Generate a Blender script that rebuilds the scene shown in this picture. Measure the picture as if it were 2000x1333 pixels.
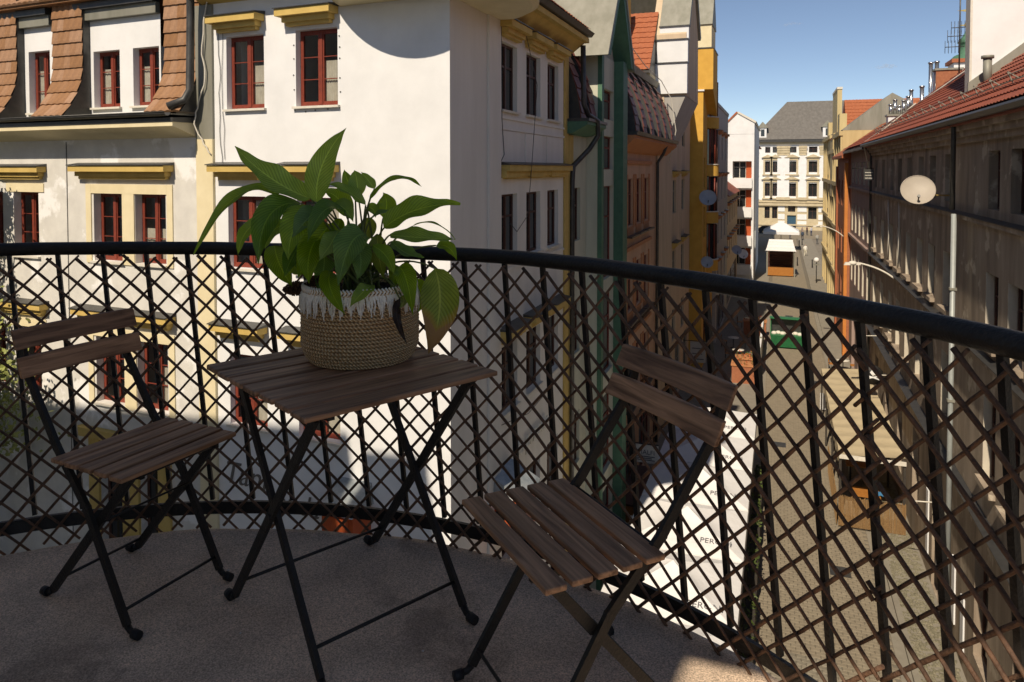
import bpy, math, random
from math import sin, cos, pi, radians, sqrt
from mathutils import Vector, Matrix
for o in list(bpy.data.objects): bpy.data.objects.remove(o)
SC = bpy.context.scene
COL = SC.collection
# ---------------------------------------------------------------- camera
cam = bpy.data.cameras.new("camera"); camo = bpy.data.objects.new("camera", cam); COL.objects.link(camo)
cam.sensor_width = 36.0; cam.lens = 1430 / 2000 * 36; cam.clip_start = 0.05; cam.clip_end = 6000
cam.shift_x = 0; cam.shift_y = -(666.5 - 372.9) / 2000
YAW = math.atan(522 / 1430); PITCH = 0.03
camo.location = (0, 0, 1.22); camo.rotation_euler = (pi / 2 - PITCH, 0, YAW)
cam.dof.use_dof = True; cam.dof.focus_distance = 2.1; cam.dof.aperture_fstop = 22.0
SC.camera = camo
# ---------------------------------------------------------------- sky, sun, exposure
SUN_EL = radians(45); SUN_AZ = radians(8)          # sun behind the balcony, a little to its left
W = bpy.data.worlds.new("World"); SC.world = W; W.use_nodes = True
nt = W.node_tree; nt.nodes.clear()
wo = nt.nodes.new('ShaderNodeOutputWorld'); bg = nt.nodes.new('ShaderNodeBackground')
sky = nt.nodes.new('ShaderNodeTexSky'); sky.sky_type = 'NISHITA'; sky.sun_disc = False
sky.sun_elevation = SUN_EL; sky.sun_rotation = pi + SUN_AZ
sky.altitude = 3000; sky.air_density = 0.9; sky.dust_density = 0.2; sky.ozone_density = 4.0
bg.inputs['Strength'].default_value = 0.104
nt.links.new(sky.outputs[0], bg.inputs[0]); nt.links.new(bg.outputs[0], wo.inputs[0])
sun = bpy.data.lights.new("sun", 'SUN'); sun.energy = 3.8; sun.angle = radians(0.53); sun.color = (1.0, 0.98, 0.95)
suno = bpy.data.objects.new("sun", sun); COL.objects.link(suno)
SDIR = Vector((-sin(SUN_AZ) * cos(SUN_EL), -cos(SUN_AZ) * cos(SUN_EL), sin(SUN_EL)))
suno.rotation_euler = (-SDIR).to_track_quat('-Z', 'Y').to_euler(); suno.location = (-3, -20, 25)
vs = SC.view_settings; vs.view_transform = 'Standard'; vs.look = 'None'; vs.exposure = 0.24; vs.gamma = 1.0; vs.use_curve_mapping = False
vs.use_white_balance = True; vs.white_balance_temperature = 8200; vs.white_balance_tint = 12   # camera set for the shade
SC.render.engine = 'CYCLES'
try:
    SC.cycles.max_bounces = 6; SC.cycles.transparent_max_bounces = 8
except Exception: pass
# ---------------------------------------------------------------- helpers
rnd = random.Random(7)
def tag(o, label=None, cat=None, group=None, kind=None):
    if label: o['label'] = label
    if cat: o['category'] = cat
    if group: o['group'] = group
    if kind: o['kind'] = kind
    return o
def empty(name, loc=(0, 0, 0), rz=0.0, parent=None):
    o = bpy.data.objects.new(name, None); COL.objects.link(o)
    o.location = loc; o.rotation_euler = (0, 0, rz); o.empty_display_size = 0.1; o.parent = parent
    return o
def thing(name, label, cat, loc=(0, 0, 0), rz=0.0, group=None):
    return tag(empty(name, loc, rz), label, cat, group)
class MB:
    def __init__(s): s.v = []; s.f = []; s.sm = []
    def add(s, vs, fs, smooth=False):
        b = len(s.v); s.v += [tuple(p) for p in vs]
        for f in fs: s.f.append([b + i for i in f]); s.sm.append(smooth)
        return s
    def box(s, x0, x1, y0, y1, z0, z1):
        x0, x1 = min(x0, x1), max(x0, x1); y0, y1 = min(y0, y1), max(y0, y1); z0, z1 = min(z0, z1), max(z0, z1)
        return s.add([(x0,y0,z0),(x1,y0,z0),(x1,y1,z0),(x0,y1,z0),(x0,y0,z1),(x1,y0,z1),(x1,y1,z1),(x0,y1,z1)],
              [(3,2,1,0),(4,5,6,7),(0,1,5,4),(1,2,6,5),(2,3,7,6),(3,0,4,7)])
    def hexa(s, lo, hi):   # two quads (bottom, top) of 4 points
        return s.add(list(lo) + list(hi), [(3,2,1,0),(4,5,6,7),(0,1,5,4),(1,2,6,5),(2,3,7,6),(3,0,4,7)])
    def prism(s, poly, a, b, axis='y'):   # poly of 2D points extruded along axis from a to b
        n = len(poly)
        def P(p, t):
            return (p[0], t, p[1]) if axis == 'y' else ((t, p[0], p[1]) if axis == 'x' else (p[0], p[1], t))
        vs = [P(p, a) for p in poly] + [P(p, b) for p in poly]
        fs = [tuple(range(n - 1, -1, -1)), tuple(range(n, 2 * n))] + [(i, (i + 1) % n, n + (i + 1) % n, n + i) for i in range(n)]
        return s.add(vs, fs)
    def quad(s, *p): return s.add(p, [tuple(range(len(p)))])
    def bar(s, a, b, w, h, up=(0, 0, 1)):   # rectangular bar from a to b
        a, b = Vector(a), Vector(b); d = (b - a).normalized(); u = Vector(up)
        r = d.cross(u)
        if r.length < 1e-4: r = d.cross(Vector((1, 0, 0)))
        r.normalize(); u = r.cross(d)
        q = [(-1,-1),(1,-1),(1,1),(-1,1)]
        return s.hexa([a + r * i * w / 2 + u * j * h / 2 for i, j in q], [b + r * i * w / 2 + u * j * h / 2 for i, j in q])
    def tube(s, pts, r, n=8, cap=True, smooth=True):
        pts = [Vector(p) for p in pts]; m = len(pts)
        rr = r if isinstance(r, (list, tuple)) else [r] * m
        vs = []; prev = None
        for i, p in enumerate(pts):
            d = (pts[min(i + 1, m - 1)] - pts[max(i - 1, 0)])
            d = d.normalized() if d.length > 1e-9 else Vector((0, 0, 1))
            if prev is None:
                a = d.cross(Vector((0, 0, 1)))
                if a.length < 1e-3: a = d.cross(Vector((1, 0, 0)))
            else: a = prev - d * prev.dot(d)
            a.normalize(); prev = a; b = d.cross(a)
            vs += [p + (a * cos(2 * pi * k / n) + b * sin(2 * pi * k / n)) * rr[i] for k in range(n)]
        fs = [(i * n + k, i * n + (k + 1) % n, (i + 1) * n + (k + 1) % n, (i + 1) * n + k) for i in range(m - 1) for k in range(n)]
        s.add(vs, fs, smooth)
        if cap:
            b0 = len(s.v) - m * n
            s.f.append([b0 + k for k in range(n)][::-1]); s.sm.append(False)
            s.f.append([b0 + (m - 1) * n + k for k in range(n)]); s.sm.append(False)
        return s
    def lathe(s, prof, n=24, c=(0, 0), smooth=True, a0=0.0, a1=2 * pi):
        full = abs(a1 - a0 - 2 * pi) < 1e-6; m = n if full else n + 1
        vs = [(c[0] + r * cos(a0 + (a1 - a0) * k / n), c[1] + r * sin(a0 + (a1 - a0) * k / n), z) for r, z in prof for k in range(m)]
        fs = []
        for i in range(len(prof) - 1):
            for k in range(n):
                k2 = (k + 1) % m if full else k + 1
                fs.append((i * m + k, i * m + k2, (i + 1) * m + k2, (i + 1) * m + k))
        return s.add(vs, fs, smooth)
    def sphere(s, c, r, nu=12, nv=8, sz=1.0):
        prof = [(max(r * sin(pi * i / nv), 1e-5), c[2] - r * sz * cos(pi * i / nv)) for i in range(nv + 1)]
        return s.lathe(prof, nu, (c[0], c[1]))
    def mesh(s, name):
        me = bpy.data.meshes.new(name); me.from_pydata(s.v, [], s.f)
        me.polygons.foreach_set('use_smooth', s.sm); me.update(); return me
    def build(s, name, mat, parent=None, kind=None, bevel=0):
        me = s.mesh(name)
        if mat: me.materials.append(mat)
        return mobj(name, me, parent, kind, bevel)
def mobj(name, me, parent=None, kind=None, bevel=0):
    o = bpy.data.objects.new(name, me); COL.objects.link(o); o.parent = parent
    if kind: o['kind'] = kind
    if bevel:
        b = o.modifiers.new('bevel', 'BEVEL'); b.width = bevel; b.segments = 2; b.limit_method = 'ANGLE'
    return o
def inst(o, parent=None, loc=None, rot=None, scale=None):
    c = o.copy(); COL.objects.link(c)
    if parent is not None: c.parent = parent
    if loc is not None: c.location = loc
    if rot is not None: c.rotation_euler = rot
    if scale is not None: c.scale = scale
    return c
def text_mesh(txt, size, depth=0.01, shear=0.0, align='CENTER'):
    cu = bpy.data.curves.new('lettering', 'FONT'); cu.body = txt; cu.size = size; cu.extrude = depth / 2; cu.shear = shear
    cu.align_x = align; cu.align_y = 'CENTER'; cu.resolution_u = 3
    o = bpy.data.objects.new('tmp_text', cu); COL.objects.link(o)
    me = bpy.data.meshes.new_from_object(o.evaluated_get(bpy.context.evaluated_depsgraph_get()))
    bpy.data.objects.remove(o); me.name = 'lettering'; return me
# ---------------------------------------------------------------- materials
def newmat(name):
    m = bpy.data.materials.new(name); m.use_nodes = True
    n = m.node_tree; b = n.nodes['Principled BSDF']; return m, n, b
def _nd(n, t, **k):
    x = n.nodes.new(t)
    for a, v in k.items(): setattr(x, a, v)
    return x
def mottled(name, c1, c2, scale=3.0, rough=0.8, bump=0.15, bscale=60.0, c3=None, s3=0.6, lo=0.35, hi=0.65, spec=0.3, streak=False, metal=0.0, dist=0.01, t3=0.55, grain=None):
    """two-tone mottled surface with fine relief; c3 = patches of wear with their own shape"""
    m, n, b = newmat(name); L = n.links.new
    tc = _nd(n, 'ShaderNodeTexCoord'); mp = _nd(n, 'ShaderNodeMapping')
    L(tc.outputs['Object'], mp.inputs[0])
    if streak: mp.inputs['Scale'].default_value = (1, 1, 0.16)
    t = _nd(n, 'ShaderNodeTexNoise'); t.inputs['Scale'].default_value = scale; t.inputs['Detail'].default_value = 8; t.inputs['Roughness'].default_value = 0.62
    L(mp.outputs[0], t.inputs[0])
    r = _nd(n, 'ShaderNodeMapRange'); r.inputs[1].default_value = lo; r.inputs[2].default_value = hi; L(t.outputs[0], r.inputs[0])
    mx = _nd(n, 'ShaderNodeMix', data_type='RGBA'); mx.inputs[6].default_value = (*c1, 1); mx.inputs[7].default_value = (*c2, 1); L(r.outputs[0], mx.inputs[0])
    out = mx.outputs[2]
    if c3:
        t3n = _nd(n, 'ShaderNodeTexNoise'); t3n.inputs['Scale'].default_value = s3; t3n.inputs['Detail'].default_value = 10; t3n.inputs['Roughness'].default_value = 0.6
        L(tc.outputs['Object'], t3n.inputs[0])
        r3 = _nd(n, 'ShaderNodeMapRange'); r3.inputs[1].default_value = t3; r3.inputs[2].default_value = t3 + 0.05; L(t3n.outputs[0], r3.inputs[0])
        m3 = _nd(n, 'ShaderNodeMix', data_type='RGBA'); L(r3.outputs[0], m3.inputs[0]); L(out, m3.inputs[6]); m3.inputs[7].default_value = (*c3, 1); out = m3.outputs[2]
    if grain:      # fine sandy speckle
        tg = _nd(n, 'ShaderNodeTexNoise'); tg.inputs['Scale'].default_value = grain[1]; tg.inputs['Detail'].default_value = 3; L(tc.outputs['Object'], tg.inputs[0])
        rg_ = _nd(n, 'ShaderNodeMapRange'); rg_.inputs[1].default_value = .3; rg_.inputs[2].default_value = .7; rg_.inputs[3].default_value = 1 - grain[0]; rg_.inputs[4].default_value = 1 + grain[0]; L(tg.outputs[0], rg_.inputs[0])
        hg = _nd(n, 'ShaderNodeHueSaturation'); L(rg_.outputs[0], hg.inputs['Value']); L(out, hg.inputs['Color']); out = hg.outputs[0]
    L(out, b.inputs['Base Color'])
    b.inputs['Roughness'].default_value = rough; b.inputs['Specular IOR Level'].default_value = spec; b.inputs['Metallic'].default_value = metal
    if bump:
        t2 = _nd(n, 'ShaderNodeTexNoise'); t2.inputs['Scale'].default_value = bscale; t2.inputs['Detail'].default_value = 6
        L(tc.outputs['Object'], t2.inputs[0])
        bp = _nd(n, 'ShaderNodeBump'); bp.inputs['Strength'].default_value = bump; bp.inputs['Distance'].default_value = dist
        L(t2.outputs[0], bp.inputs['Height']); L(bp.outputs[0], b.inputs['Normal'])
    return m
def plain(name, c, rough=0.6, metal=0.0, spec=0.4, var=0.12):
    return mottled(name, tuple(x * (1 - var) for x in c), tuple(min(1, x * (1 + var)) for x in c), 6.0, rough, 0.05, 90.0, spec=spec, metal=metal)
def per_object(m, amount=0.25, sat=0.0):
    """shift a material's brightness a little from piece to piece"""
    n = m.node_tree; b = n.nodes['Principled BSDF']; L = n.links.new
    lk = b.inputs['Base Color'].links[0]; src = lk.from_socket
    oi = _nd(n, 'ShaderNodeObjectInfo'); r = _nd(n, 'ShaderNodeMapRange'); r.inputs[3].default_value = 1 - amount; r.inputs[4].default_value = 1 + amount
    L(oi.outputs['Random'], r.inputs[0])
    hs = _nd(n, 'ShaderNodeHueSaturation'); L(r.outputs[0], hs.inputs['Value']); L(src, hs.inputs['Color']); L(hs.outputs[0], b.inputs['Base Color'])
    if sat:
        r2 = _nd(n, 'ShaderNodeMapRange'); r2.inputs[3].default_value = 1 + sat; r2.inputs[4].default_value = 1 - sat; L(oi.outputs['Random'], r2.inputs[0]); L(r2.outputs[0], hs.inputs['Saturation'])
    return m
def wood(name, c1, c2, axis=0, rough=0.55):
    m, n, b = newmat(name); L = n.links.new
    tc = _nd(n, 'ShaderNodeTexCoord'); mp = _nd(n, 'ShaderNodeMapping'); L(tc.outputs['Object'], mp.inputs[0])
    oi = _nd(n, 'ShaderNodeObjectInfo'); ml = _nd(n, 'ShaderNodeMath', operation='MULTIPLY'); ml.inputs[1].default_value = 37.0; L(oi.outputs['Random'], ml.inputs[0])
    cb = _nd(n, 'ShaderNodeCombineXYZ'); L(ml.outputs[0], cb.inputs[0]); L(ml.outputs[0], cb.inputs[1]); L(cb.outputs[0], mp.inputs['Location'])
    s = [70, 70, 70]; s[axis] = 4; mp.inputs['Scale'].default_value = s
    t = _nd(n, 'ShaderNodeTexNoise'); t.inputs['Scale'].default_value = 1.0; t.inputs['Detail'].default_value = 8; t.inputs['Distortion'].default_value = 0.6; L(mp.outputs[0], t.inputs[0])
    r = _nd(n, 'ShaderNodeMapRange'); r.inputs[1].default_value = 0.3; r.inputs[2].default_value = 0.7; L(t.outputs[0], r.inputs[0])
    mx = _nd(n, 'ShaderNodeMix', data_type='RGBA'); mx.inputs[6].default_value = (*c1, 1); mx.inputs[7].default_value = (*c2, 1); L(r.outputs[0], mx.inputs[0])
    L(mx.outputs[2], b.inputs['Base Color']); b.inputs['Roughness'].default_value = rough
    bp = _nd(n, 'ShaderNodeBump'); bp.inputs['Strength'].default_value = 0.35; bp.inputs['Distance'].default_value = 0.002; L(t.outputs[0], bp.inputs['Height']); L(bp.outputs[0], b.inputs['Normal'])
    return per_object(m, 0.22)
def glass_mat(name, tint=(0.75, 0.78, 0.8), clear=0.55):
    m = bpy.data.materials.new(name); m.use_nodes = True; n = m.node_tree; n.nodes.clear(); L = n.links.new
    o = _nd(n, 'ShaderNodeOutputMaterial'); tr = _nd(n, 'ShaderNodeBsdfTransparent'); tr.inputs[0].default_value = (*tint, 1)
    g = _nd(n, 'ShaderNodeBsdfGlossy'); g.inputs['Roughness'].default_value = 0.03; g.inputs[0].default_value = (0.9, 0.9, 0.9, 1)
    lw = _nd(n, 'ShaderNodeLayerWeight'); lw.inputs[0].default_value = .4; fr = _nd(n, 'ShaderNodeMath', operation='POWER'); fr.inputs[1].default_value = 3.0; L(lw.outputs['Facing'], fr.inputs[0])
    ad = _nd(n, 'ShaderNodeMath', operation='ADD'); ad.inputs[1].default_value = 0.06; L(fr.outputs[0], ad.inputs[0])
    mx = _nd(n, 'ShaderNodeMixShader'); L(ad.outputs[0], mx.inputs[0]); L(tr.outputs[0], mx.inputs[1]); L(g.outputs[0], mx.inputs[2]); L(mx.outputs[0], o.inputs[0])
    return m
M = {}
M['white_wall'] = mottled('white plaster', (.72,.725,.715), (.80,.805,.795), 1.2, .9, .12, 40)
M['old_wall'] = mottled('weathered plaster', (.70,.68,.62), (.60,.58,.53), 2.2, .92, .2, 35, c3=(.84,.83,.80), s3=.9, t3=.56)
M['side_wall'] = mottled('grey plaster', (.80,.77,.70), (.71,.68,.61), 1.6, .92, .15, 40, streak=True)
M['yellow'] = mottled('ochre trim', (.64,.45,.15), (.54,.37,.115), 3, .85, .15, 40)
M['pale_yellow'] = mottled('pale yellow plaster', (.78,.68,.45), (.70,.60,.38), 2, .9, .15, 40)
M['tile_brown'] = per_object(mottled('brown clay tile', (.38,.205,.11), (.28,.15,.083), 14, .75, .2, 60), .16, .1)
M['tile_red'] = mottled('red clay tile', (.30,.085,.05), (.215,.062,.04), 5, .7, .2, 50)
M['tile_orange'] = mottled('orange clay tile', (.42,.135,.062), (.34,.105,.05), 5, .75, .2, 50)
M['tile_dark'] = mottled('dark red roof tile', (.20,.055,.04), (.15,.045,.035), 6, .55, .2, 50)
M['zinc'] = mottled('weathered zinc', (.23,.225,.18), (.31,.30,.25), 2.5, .6, .1, 30, streak=True, metal=.3)
M['dark_zinc'] = mottled('dark sheet metal', (.06,.06,.058), (.095,.092,.085), 5, .45, .08, 40, metal=.5, spec=.5)
M['red_wood'] = mottled('red painted wood', (.25,.05,.03), (.185,.04,.026), 12, .45, .1, 80)
M['brown_wood'] = mottled('brown painted wood', (.11,.045,.03), (.08,.035,.025), 12, .5, .1, 80)
M['sill'] = mottled('light sill', (.72,.68,.58), (.62,.58,.50), 8, .8, .1, 60)
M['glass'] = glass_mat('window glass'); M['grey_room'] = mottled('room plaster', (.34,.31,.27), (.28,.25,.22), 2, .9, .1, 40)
m_, n_, b_ = newmat('dark window glass'); b_.inputs['Base Color'].default_value = (.022,.024,.026,1); b_.inputs['Roughness'].default_value = .06; b_.inputs['Specular IOR Level'].default_value = .7; M['dark_glass'] = m_
M['curtain'] = mottled('curtain cloth', (.74,.66,.52), (.62,.54,.41), 9, .95, .1, 60)
M['black_metal'] = mottled('black painted steel', (.011,.010,.009), (.020,.018,.016), 30, .5, .25, 160, spec=.35, c3=(.07,.045,.03), s3=30, t3=.68)
M['rail_metal'] = mottled('handrail black paint', (.012,.011,.010), (.020,.018,.016), 22, .5, .3, 120, spec=.3, c3=(.30,.29,.28), s3=45, t3=.725)
M['stick'] = per_object(mottled('willow stick bark', (.16,.086,.052), (.075,.043,.028), 40, .7, .5, 150, c3=(.16,.10,.055), s3=18, t3=.62), .35)
M['slat'] = wood('brown stained acacia', (.13,.06,.028), (.50,.27,.145), 0)
M['concrete'] = mottled('balcony screed', (.72,.545,.40), (.52,.395,.29), 5, .95, .9, 190, c3=(.40,.30,.22), s3=1.5, t3=.57, dist=.004, grain=(.45, 260))
M['concrete_edge'] = mottled('slab concrete', (.34,.32,.29), (.26,.245,.22), 5, .95, .5, 60)
# ================================================================ THE BALCONY
FC = Vector((-1.0, 0.28)); FR = 1.843
mb = MB(); n = 160; top = []; bot = []
for k in range(n):
    a = 2 * pi * k / n; r = FR + 0.006 * sin(a * 13) + 0.004 * sin(a * 31 + 1)
    top.append((FC.x + r * cos(a), FC.y + r * sin(a), 0.0)); bot.append((FC.x + (r + .002) * cos(a), FC.y + (r + .002) * sin(a), -0.17))
topi = [(FC.x + (Vector(p[:2]) - FC).x * .985, FC.y + (Vector(p[:2]) - FC).y * .985, 0.006) for p in top]
mb.add(topi, [tuple(range(n))])
mb.add(topi + top, [(k, n + k, n + (k + 1) % n, (k + 1) % n) for k in range(n)])
mb.add(top + bot, [(k, n + k, n + (k + 1) % n, (k + 1) % n) for k in range(n)])
mb.add(bot, [tuple(range(n - 1, -1, -1))])
tag(mb.build('balcony_floor', M['concrete']), kind='structure')
# --- railing
RT = [(0,1.87),(38.7,1.87),(45,1.864),(53,1.875),(62,1.89),(71.6,1.925),(79.8,1.945),(92,1.912),(100,1.892),(104,1.892),(113,1.934),(122,1.972),(130,2.015),(150,2.02),(215,1.93)]
def rtop(d):
    if d <= RT[0][0]: return RT[0][1]
    for (a, ra), (b, rb) in zip(RT, RT[1:]):
        if a <= d <= b:
            t = (d - a) / (b - a); t = t * t * (3 - 2 * t); return ra + (rb - ra) * t
    return RT[-1][1]
TC = Vector((-1.15, 0.22)); BC = Vector((-1.07, 0.28)); BR = 1.862; ZT = 0.945; ZB = 0.06
def railpt(deg, z, off=0.0):
    """a point of the outward leaning railing surface"""
    a = radians(deg); rt = rtop(deg)
    pt = Vector((TC.x + (rt + off) * cos(a), TC.y + (rt + off) * sin(a))); pb = Vector((BC.x + (BR + off) * cos(a), BC.y + (BR + off) * sin(a)))
    t = (z - ZB) / (ZT - ZB); q = pb + (pt - pb) * t
    return Vector((q.x, q.y, z))
A0, A1 = -28.0, 200.0
rail = thing('balcony_railing', 'curved black steel balcony railing with round handrail behind the table', 'railing', (TC.x, TC.y, 0))
def rl(v): return (v[0] - TC.x, v[1] - TC.y, v[2])
MB().tube([rl(railpt(A0 + (A1 - A0) * k / 120, ZT)) for k in range(121)], .0225, 14).build('handrail', M['rail_metal'], rail)
mb = MB()
for k in range(120):
    d0, d1 = A0 + (A1 - A0) * k / 120, A0 + (A1 - A0) * (k + 1) / 120
    q = [rl(railpt(d, z, o)) for d, o, z in ((d0, .004, .035), (d1, .004, .035), (d1, -.008, .035), (d0, -.008, .035))]
    p = [rl(railpt(d, z, o)) for d, o, z in ((d0, .004, .076), (d1, .004, .076), (d1, -.008, .076), (d0, -.008, .076))]
    mb.add(q + p, [(3,2,1,0),(4,5,6,7),(0,1,5,4),(2,3,7,6)])
mb.build('bottom_rail', M['black_metal'], rail)
for k in range(54):
    d = 79.8 + (k - 26) * 4.24
    if d < A0 + 1 or d > A1 - 1: continue
    a = rl(railpt(d, .082)); b = rl(railpt(d, ZT - .012)); t = radians(d)
    MB().bar(a, b, .0132, .0132, (cos(t), sin(t), 0)).build('baluster', M['black_metal'], rail)
# --- willow trellis tied inside the railing: two panels, every stick its own piece
def trellis(dl, dr, label, ph, seed):
    rg = random.Random(seed)
    t = thing('willow_trellis', label, 'trellis', (TC.x, TC.y, 0), group='willow trellis panels on the railing')
    Rm = 1.87; pitch = .0815; zt = .912; zb = -.005
    Lg = radians(dl - dr) * Rm
    for sgn in (-1, 1):
        off = -.0265 if sgn > 0 else -.018
        s = -1.2 + ph
        while s < Lg + 1.2:
            # stick from (s at top) running down to s + sgn*height
            j0 = rg.uniform(-.006, .006); j1 = rg.uniform(-.009, .009); bow = rg.uniform(-.005, .005)
            e0 = rg.uniform(0, .012); e1 = rg.uniform(-.012, .022)
            h = zt - zb; pts = []; rad = []
            ra = rg.uniform(.0040, .0052); N = 22
            kink = [rg.uniform(-.0016, .0016) for _ in range(N + 1)]
            for k in range(N + 1):
                u = k / N; z = zt + e0 - (h + e0 + e1) * u
                ss = s + j0 + sgn * (zt - z) * 1.0 + (j1 - j0) * u + bow * sin(pi * u) + kink[k]
                if ss < -rg.uniform(0, .02) or ss > Lg + .012: continue
                pts.append(rl(railpt(dl - math.degrees(ss / Rm), z, off + kink[k] * .6))); rad.append(ra * (1.1 - .28 * (u if sgn > 0 else 1 - u)) * (1 + rg.uniform(-.06, .06)))
            if len(pts) >= 3: MB().tube(pts, rad, 6).build('stick', M['stick'], t)
            s += pitch
trellis(178, 45.0, 'long dark willow trellis behind the table and both chairs', .010, 3)
trellis(45.8, -8, 'shorter willow trellis with sunlit lower sticks beside the parasol side of the floor', .035, 5)
# --- folding chairs
def chair(name, label, p, pose):
    zs, L, df, db, dt, zt, dl_, zl, dff, drr, hw = p
    t = thing(name, label, 'chair', (pose[0], pose[1], 0.006), pose[2], 'folding bistro chairs')
    Y = lambda d: -d
    n = 5; pit = (df - db + .006) / n; sl = pit - .011
    for k in range(n):
        d0 = db + k * pit; ln = L / 2 * (1.0 if k else .985)
        m = MB(); zz = zs - (.002 if k == n - 1 else 0)
        m.box(-ln, ln, Y(d0), Y(d0 + sl), zz - .013, zz); m.build('seat_slat', M['slat'], t, bevel=.003)
    for (d, z) in ((dt, zt), (dl_, zl)):
        # slat standing in the plane of the leaning back, slightly curved
        ux, uz = (dt - dl_), (zt - zl); q = sqrt(ux * ux + uz * uz); ux /= q; uz /= q
        m = MB(); N = 8; hh = .029; th = .012
        ring = []
        for k in range(N + 1):
            x = -L / 2 + L * k / N; c = .012 * (1 - (2 * k / N - 1) ** 2)
            for (sd, su) in ((0, -1), (0, 1), (1, 1), (1, -1)):
                dd = d - c + ux * su * hh + (th if sd else 0); z2 = z + uz * su * hh
                ring.append((x, Y(dd), z2))
        fs = [(i * 4 + k, i * 4 + (k + 1) % 4, i * 4 + 4 + (k + 1) % 4, i * 4 + 4 + k) for i in range(N) for k in range(4)] + [(3, 2, 1, 0), tuple(N * 4 + k for k in range(4))]
        m.add(ring, fs); m.build('back_slat', M['slat'], t, bevel=.003)
    def leg(w, pts, footdir):
        m = MB()
        for a, b in zip(pts, pts[1:]): m.bar((w, Y(a[0]), a[1]), (w, Y(b[0]), b[1]), .012, .0225, (0, 1, 0.2))
        for a in pts[1:-1]: m.tube([(w - .0064, Y(a[0]), a[1]), (w + .0064, Y(a[0]), a[1])], .0124, 10)
        e = pts[-1]
        m.tube([(w, Y(e[0]), e[1]), (w, Y(e[0] + footdir * .012), e[1] - .010), (w, Y(e[0] + footdir * .036), e[1] - .013)], [.009, .008, .008], 8)
        lg = m.build('leg', M['black_metal'], t)
        MB().tube([(w, Y(e[0] + footdir * .024), .0135), (w, Y(e[0] + footdir * .046), .013)], [.0125, .0120], 10).build('foot_cap', M['rubber'], lg)
    for s in (-1, 1):
        leg(s * hw, [(dt - .020, zt + .014), (dl_ - .026, zl - .01), (db - .024, zs + .015), (db + .35 * (dff - db), zs - .30 * zs), (dff - .03, .027)], 1)
        leg(s * (hw - .017), [(df - .035, zs - .018), (drr + .03, .027)], -1)
        m = MB(); m.box(s * (hw - .03) - .006, s * (hw - .03) + .006, Y(db + .005), Y(df - .012), zs - .028, zs - .0135); m.build('seat_rail', M['black_metal'], t)
    def rod(d, z, w, r=.0042):
        MB().tube([(-w, Y(d), z), (w, Y(d), z)], r, 8).build('stretcher', M['black_metal'], t)
    rod(dff - .045, .062, hw); rod(drr + .043, .055, hw - .017); rod(db - .012, zs - .012, hw, .005); rod(df - .04, zs - .03, hw - .017, .005)
    rod(.02, zs - .16, hw - .01, .0032)
    return t
M['rubber'] = plain('black rubber', (.012, .012, .013), .6)
chair('folding_chair', 'brown slatted folding chair with its back to the long trellis, farthest from the sunlit floor', (.434,.372,.167,-.131,-.291,.737,-.266,.661,.156,-.242,.150), (-1.689, 1.575, 7.745))
chair('folding_chair', 'brown slatted folding chair standing beside the sunlit patch of floor', (.412,.428,.164,-.127,-.309,.715,-.275,.642,.183,-.219,.166), (-.454, 1.575, -.769))
# --- folding table
TZ = .68; TL = .557; TW = .586
tb = thing('folding_table', 'brown slatted folding bistro table carrying the potted plant', 'table', (-1.09, 1.704, 0.006), 1.088)
pit = (TW + .013) / 7
for k in range(7):
    y0 = -TW / 2 + k * pit; e = rnd.uniform(-.004, .004)
    MB().box(-TL / 2 + e, TL / 2 + e, y0, y0 + pit - .013, TZ - .020, TZ - .006 + rnd.uniform(-.0008, .0008)).build('table_slat', M['slat'], tb, bevel=.0035)
for s in (-1, 1):
    MB().box(s * .205 - .009, s * .205 + .009, -TW / 2 + .02, TW / 2 - .02, TZ - .034, TZ - .0205).build('table_rail', M['black_metal'], tb)
def tleg(x, y0, y1):
    m = MB(); sg = 1 if y1 > y0 else -1
    m.bar((x, y0, TZ - .034), (x, y1, .03), .012, .024, (0, 1, .2))
    m.tube([(x, y1, .03), (x, y1 + sg * .014, .017), (x, y1 + sg * .04, .012)], [.010, .009, .009], 8)
    lg = m.build('leg', M['black_metal'], tb)
    MB().tube([(x, y1 + sg * .026, .0125), (x, y1 + sg * .052, .0125)], [.0135, .0125], 10).build('foot_cap', M['rubber'], lg)
for s in (-1, 1):
    tleg(s * .225, -.235, .245); tleg(s * .211, .235, -.225)
    MB().tube([(s * .202, 0.004, .335), (s * .234, 0.004, .335)], .009, 10).build('rivet', M['black_metal'], tb)
MB().tube([(-.222, .208, .082), (.222, .208, .082)], .0045, 8).build('stretcher', M['black_metal'], tb)
MB().tube([(-.208, -.188, .082), (.208, -.188, .082)], .0045, 8).build('stretcher', M['black_metal'], tb)
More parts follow.
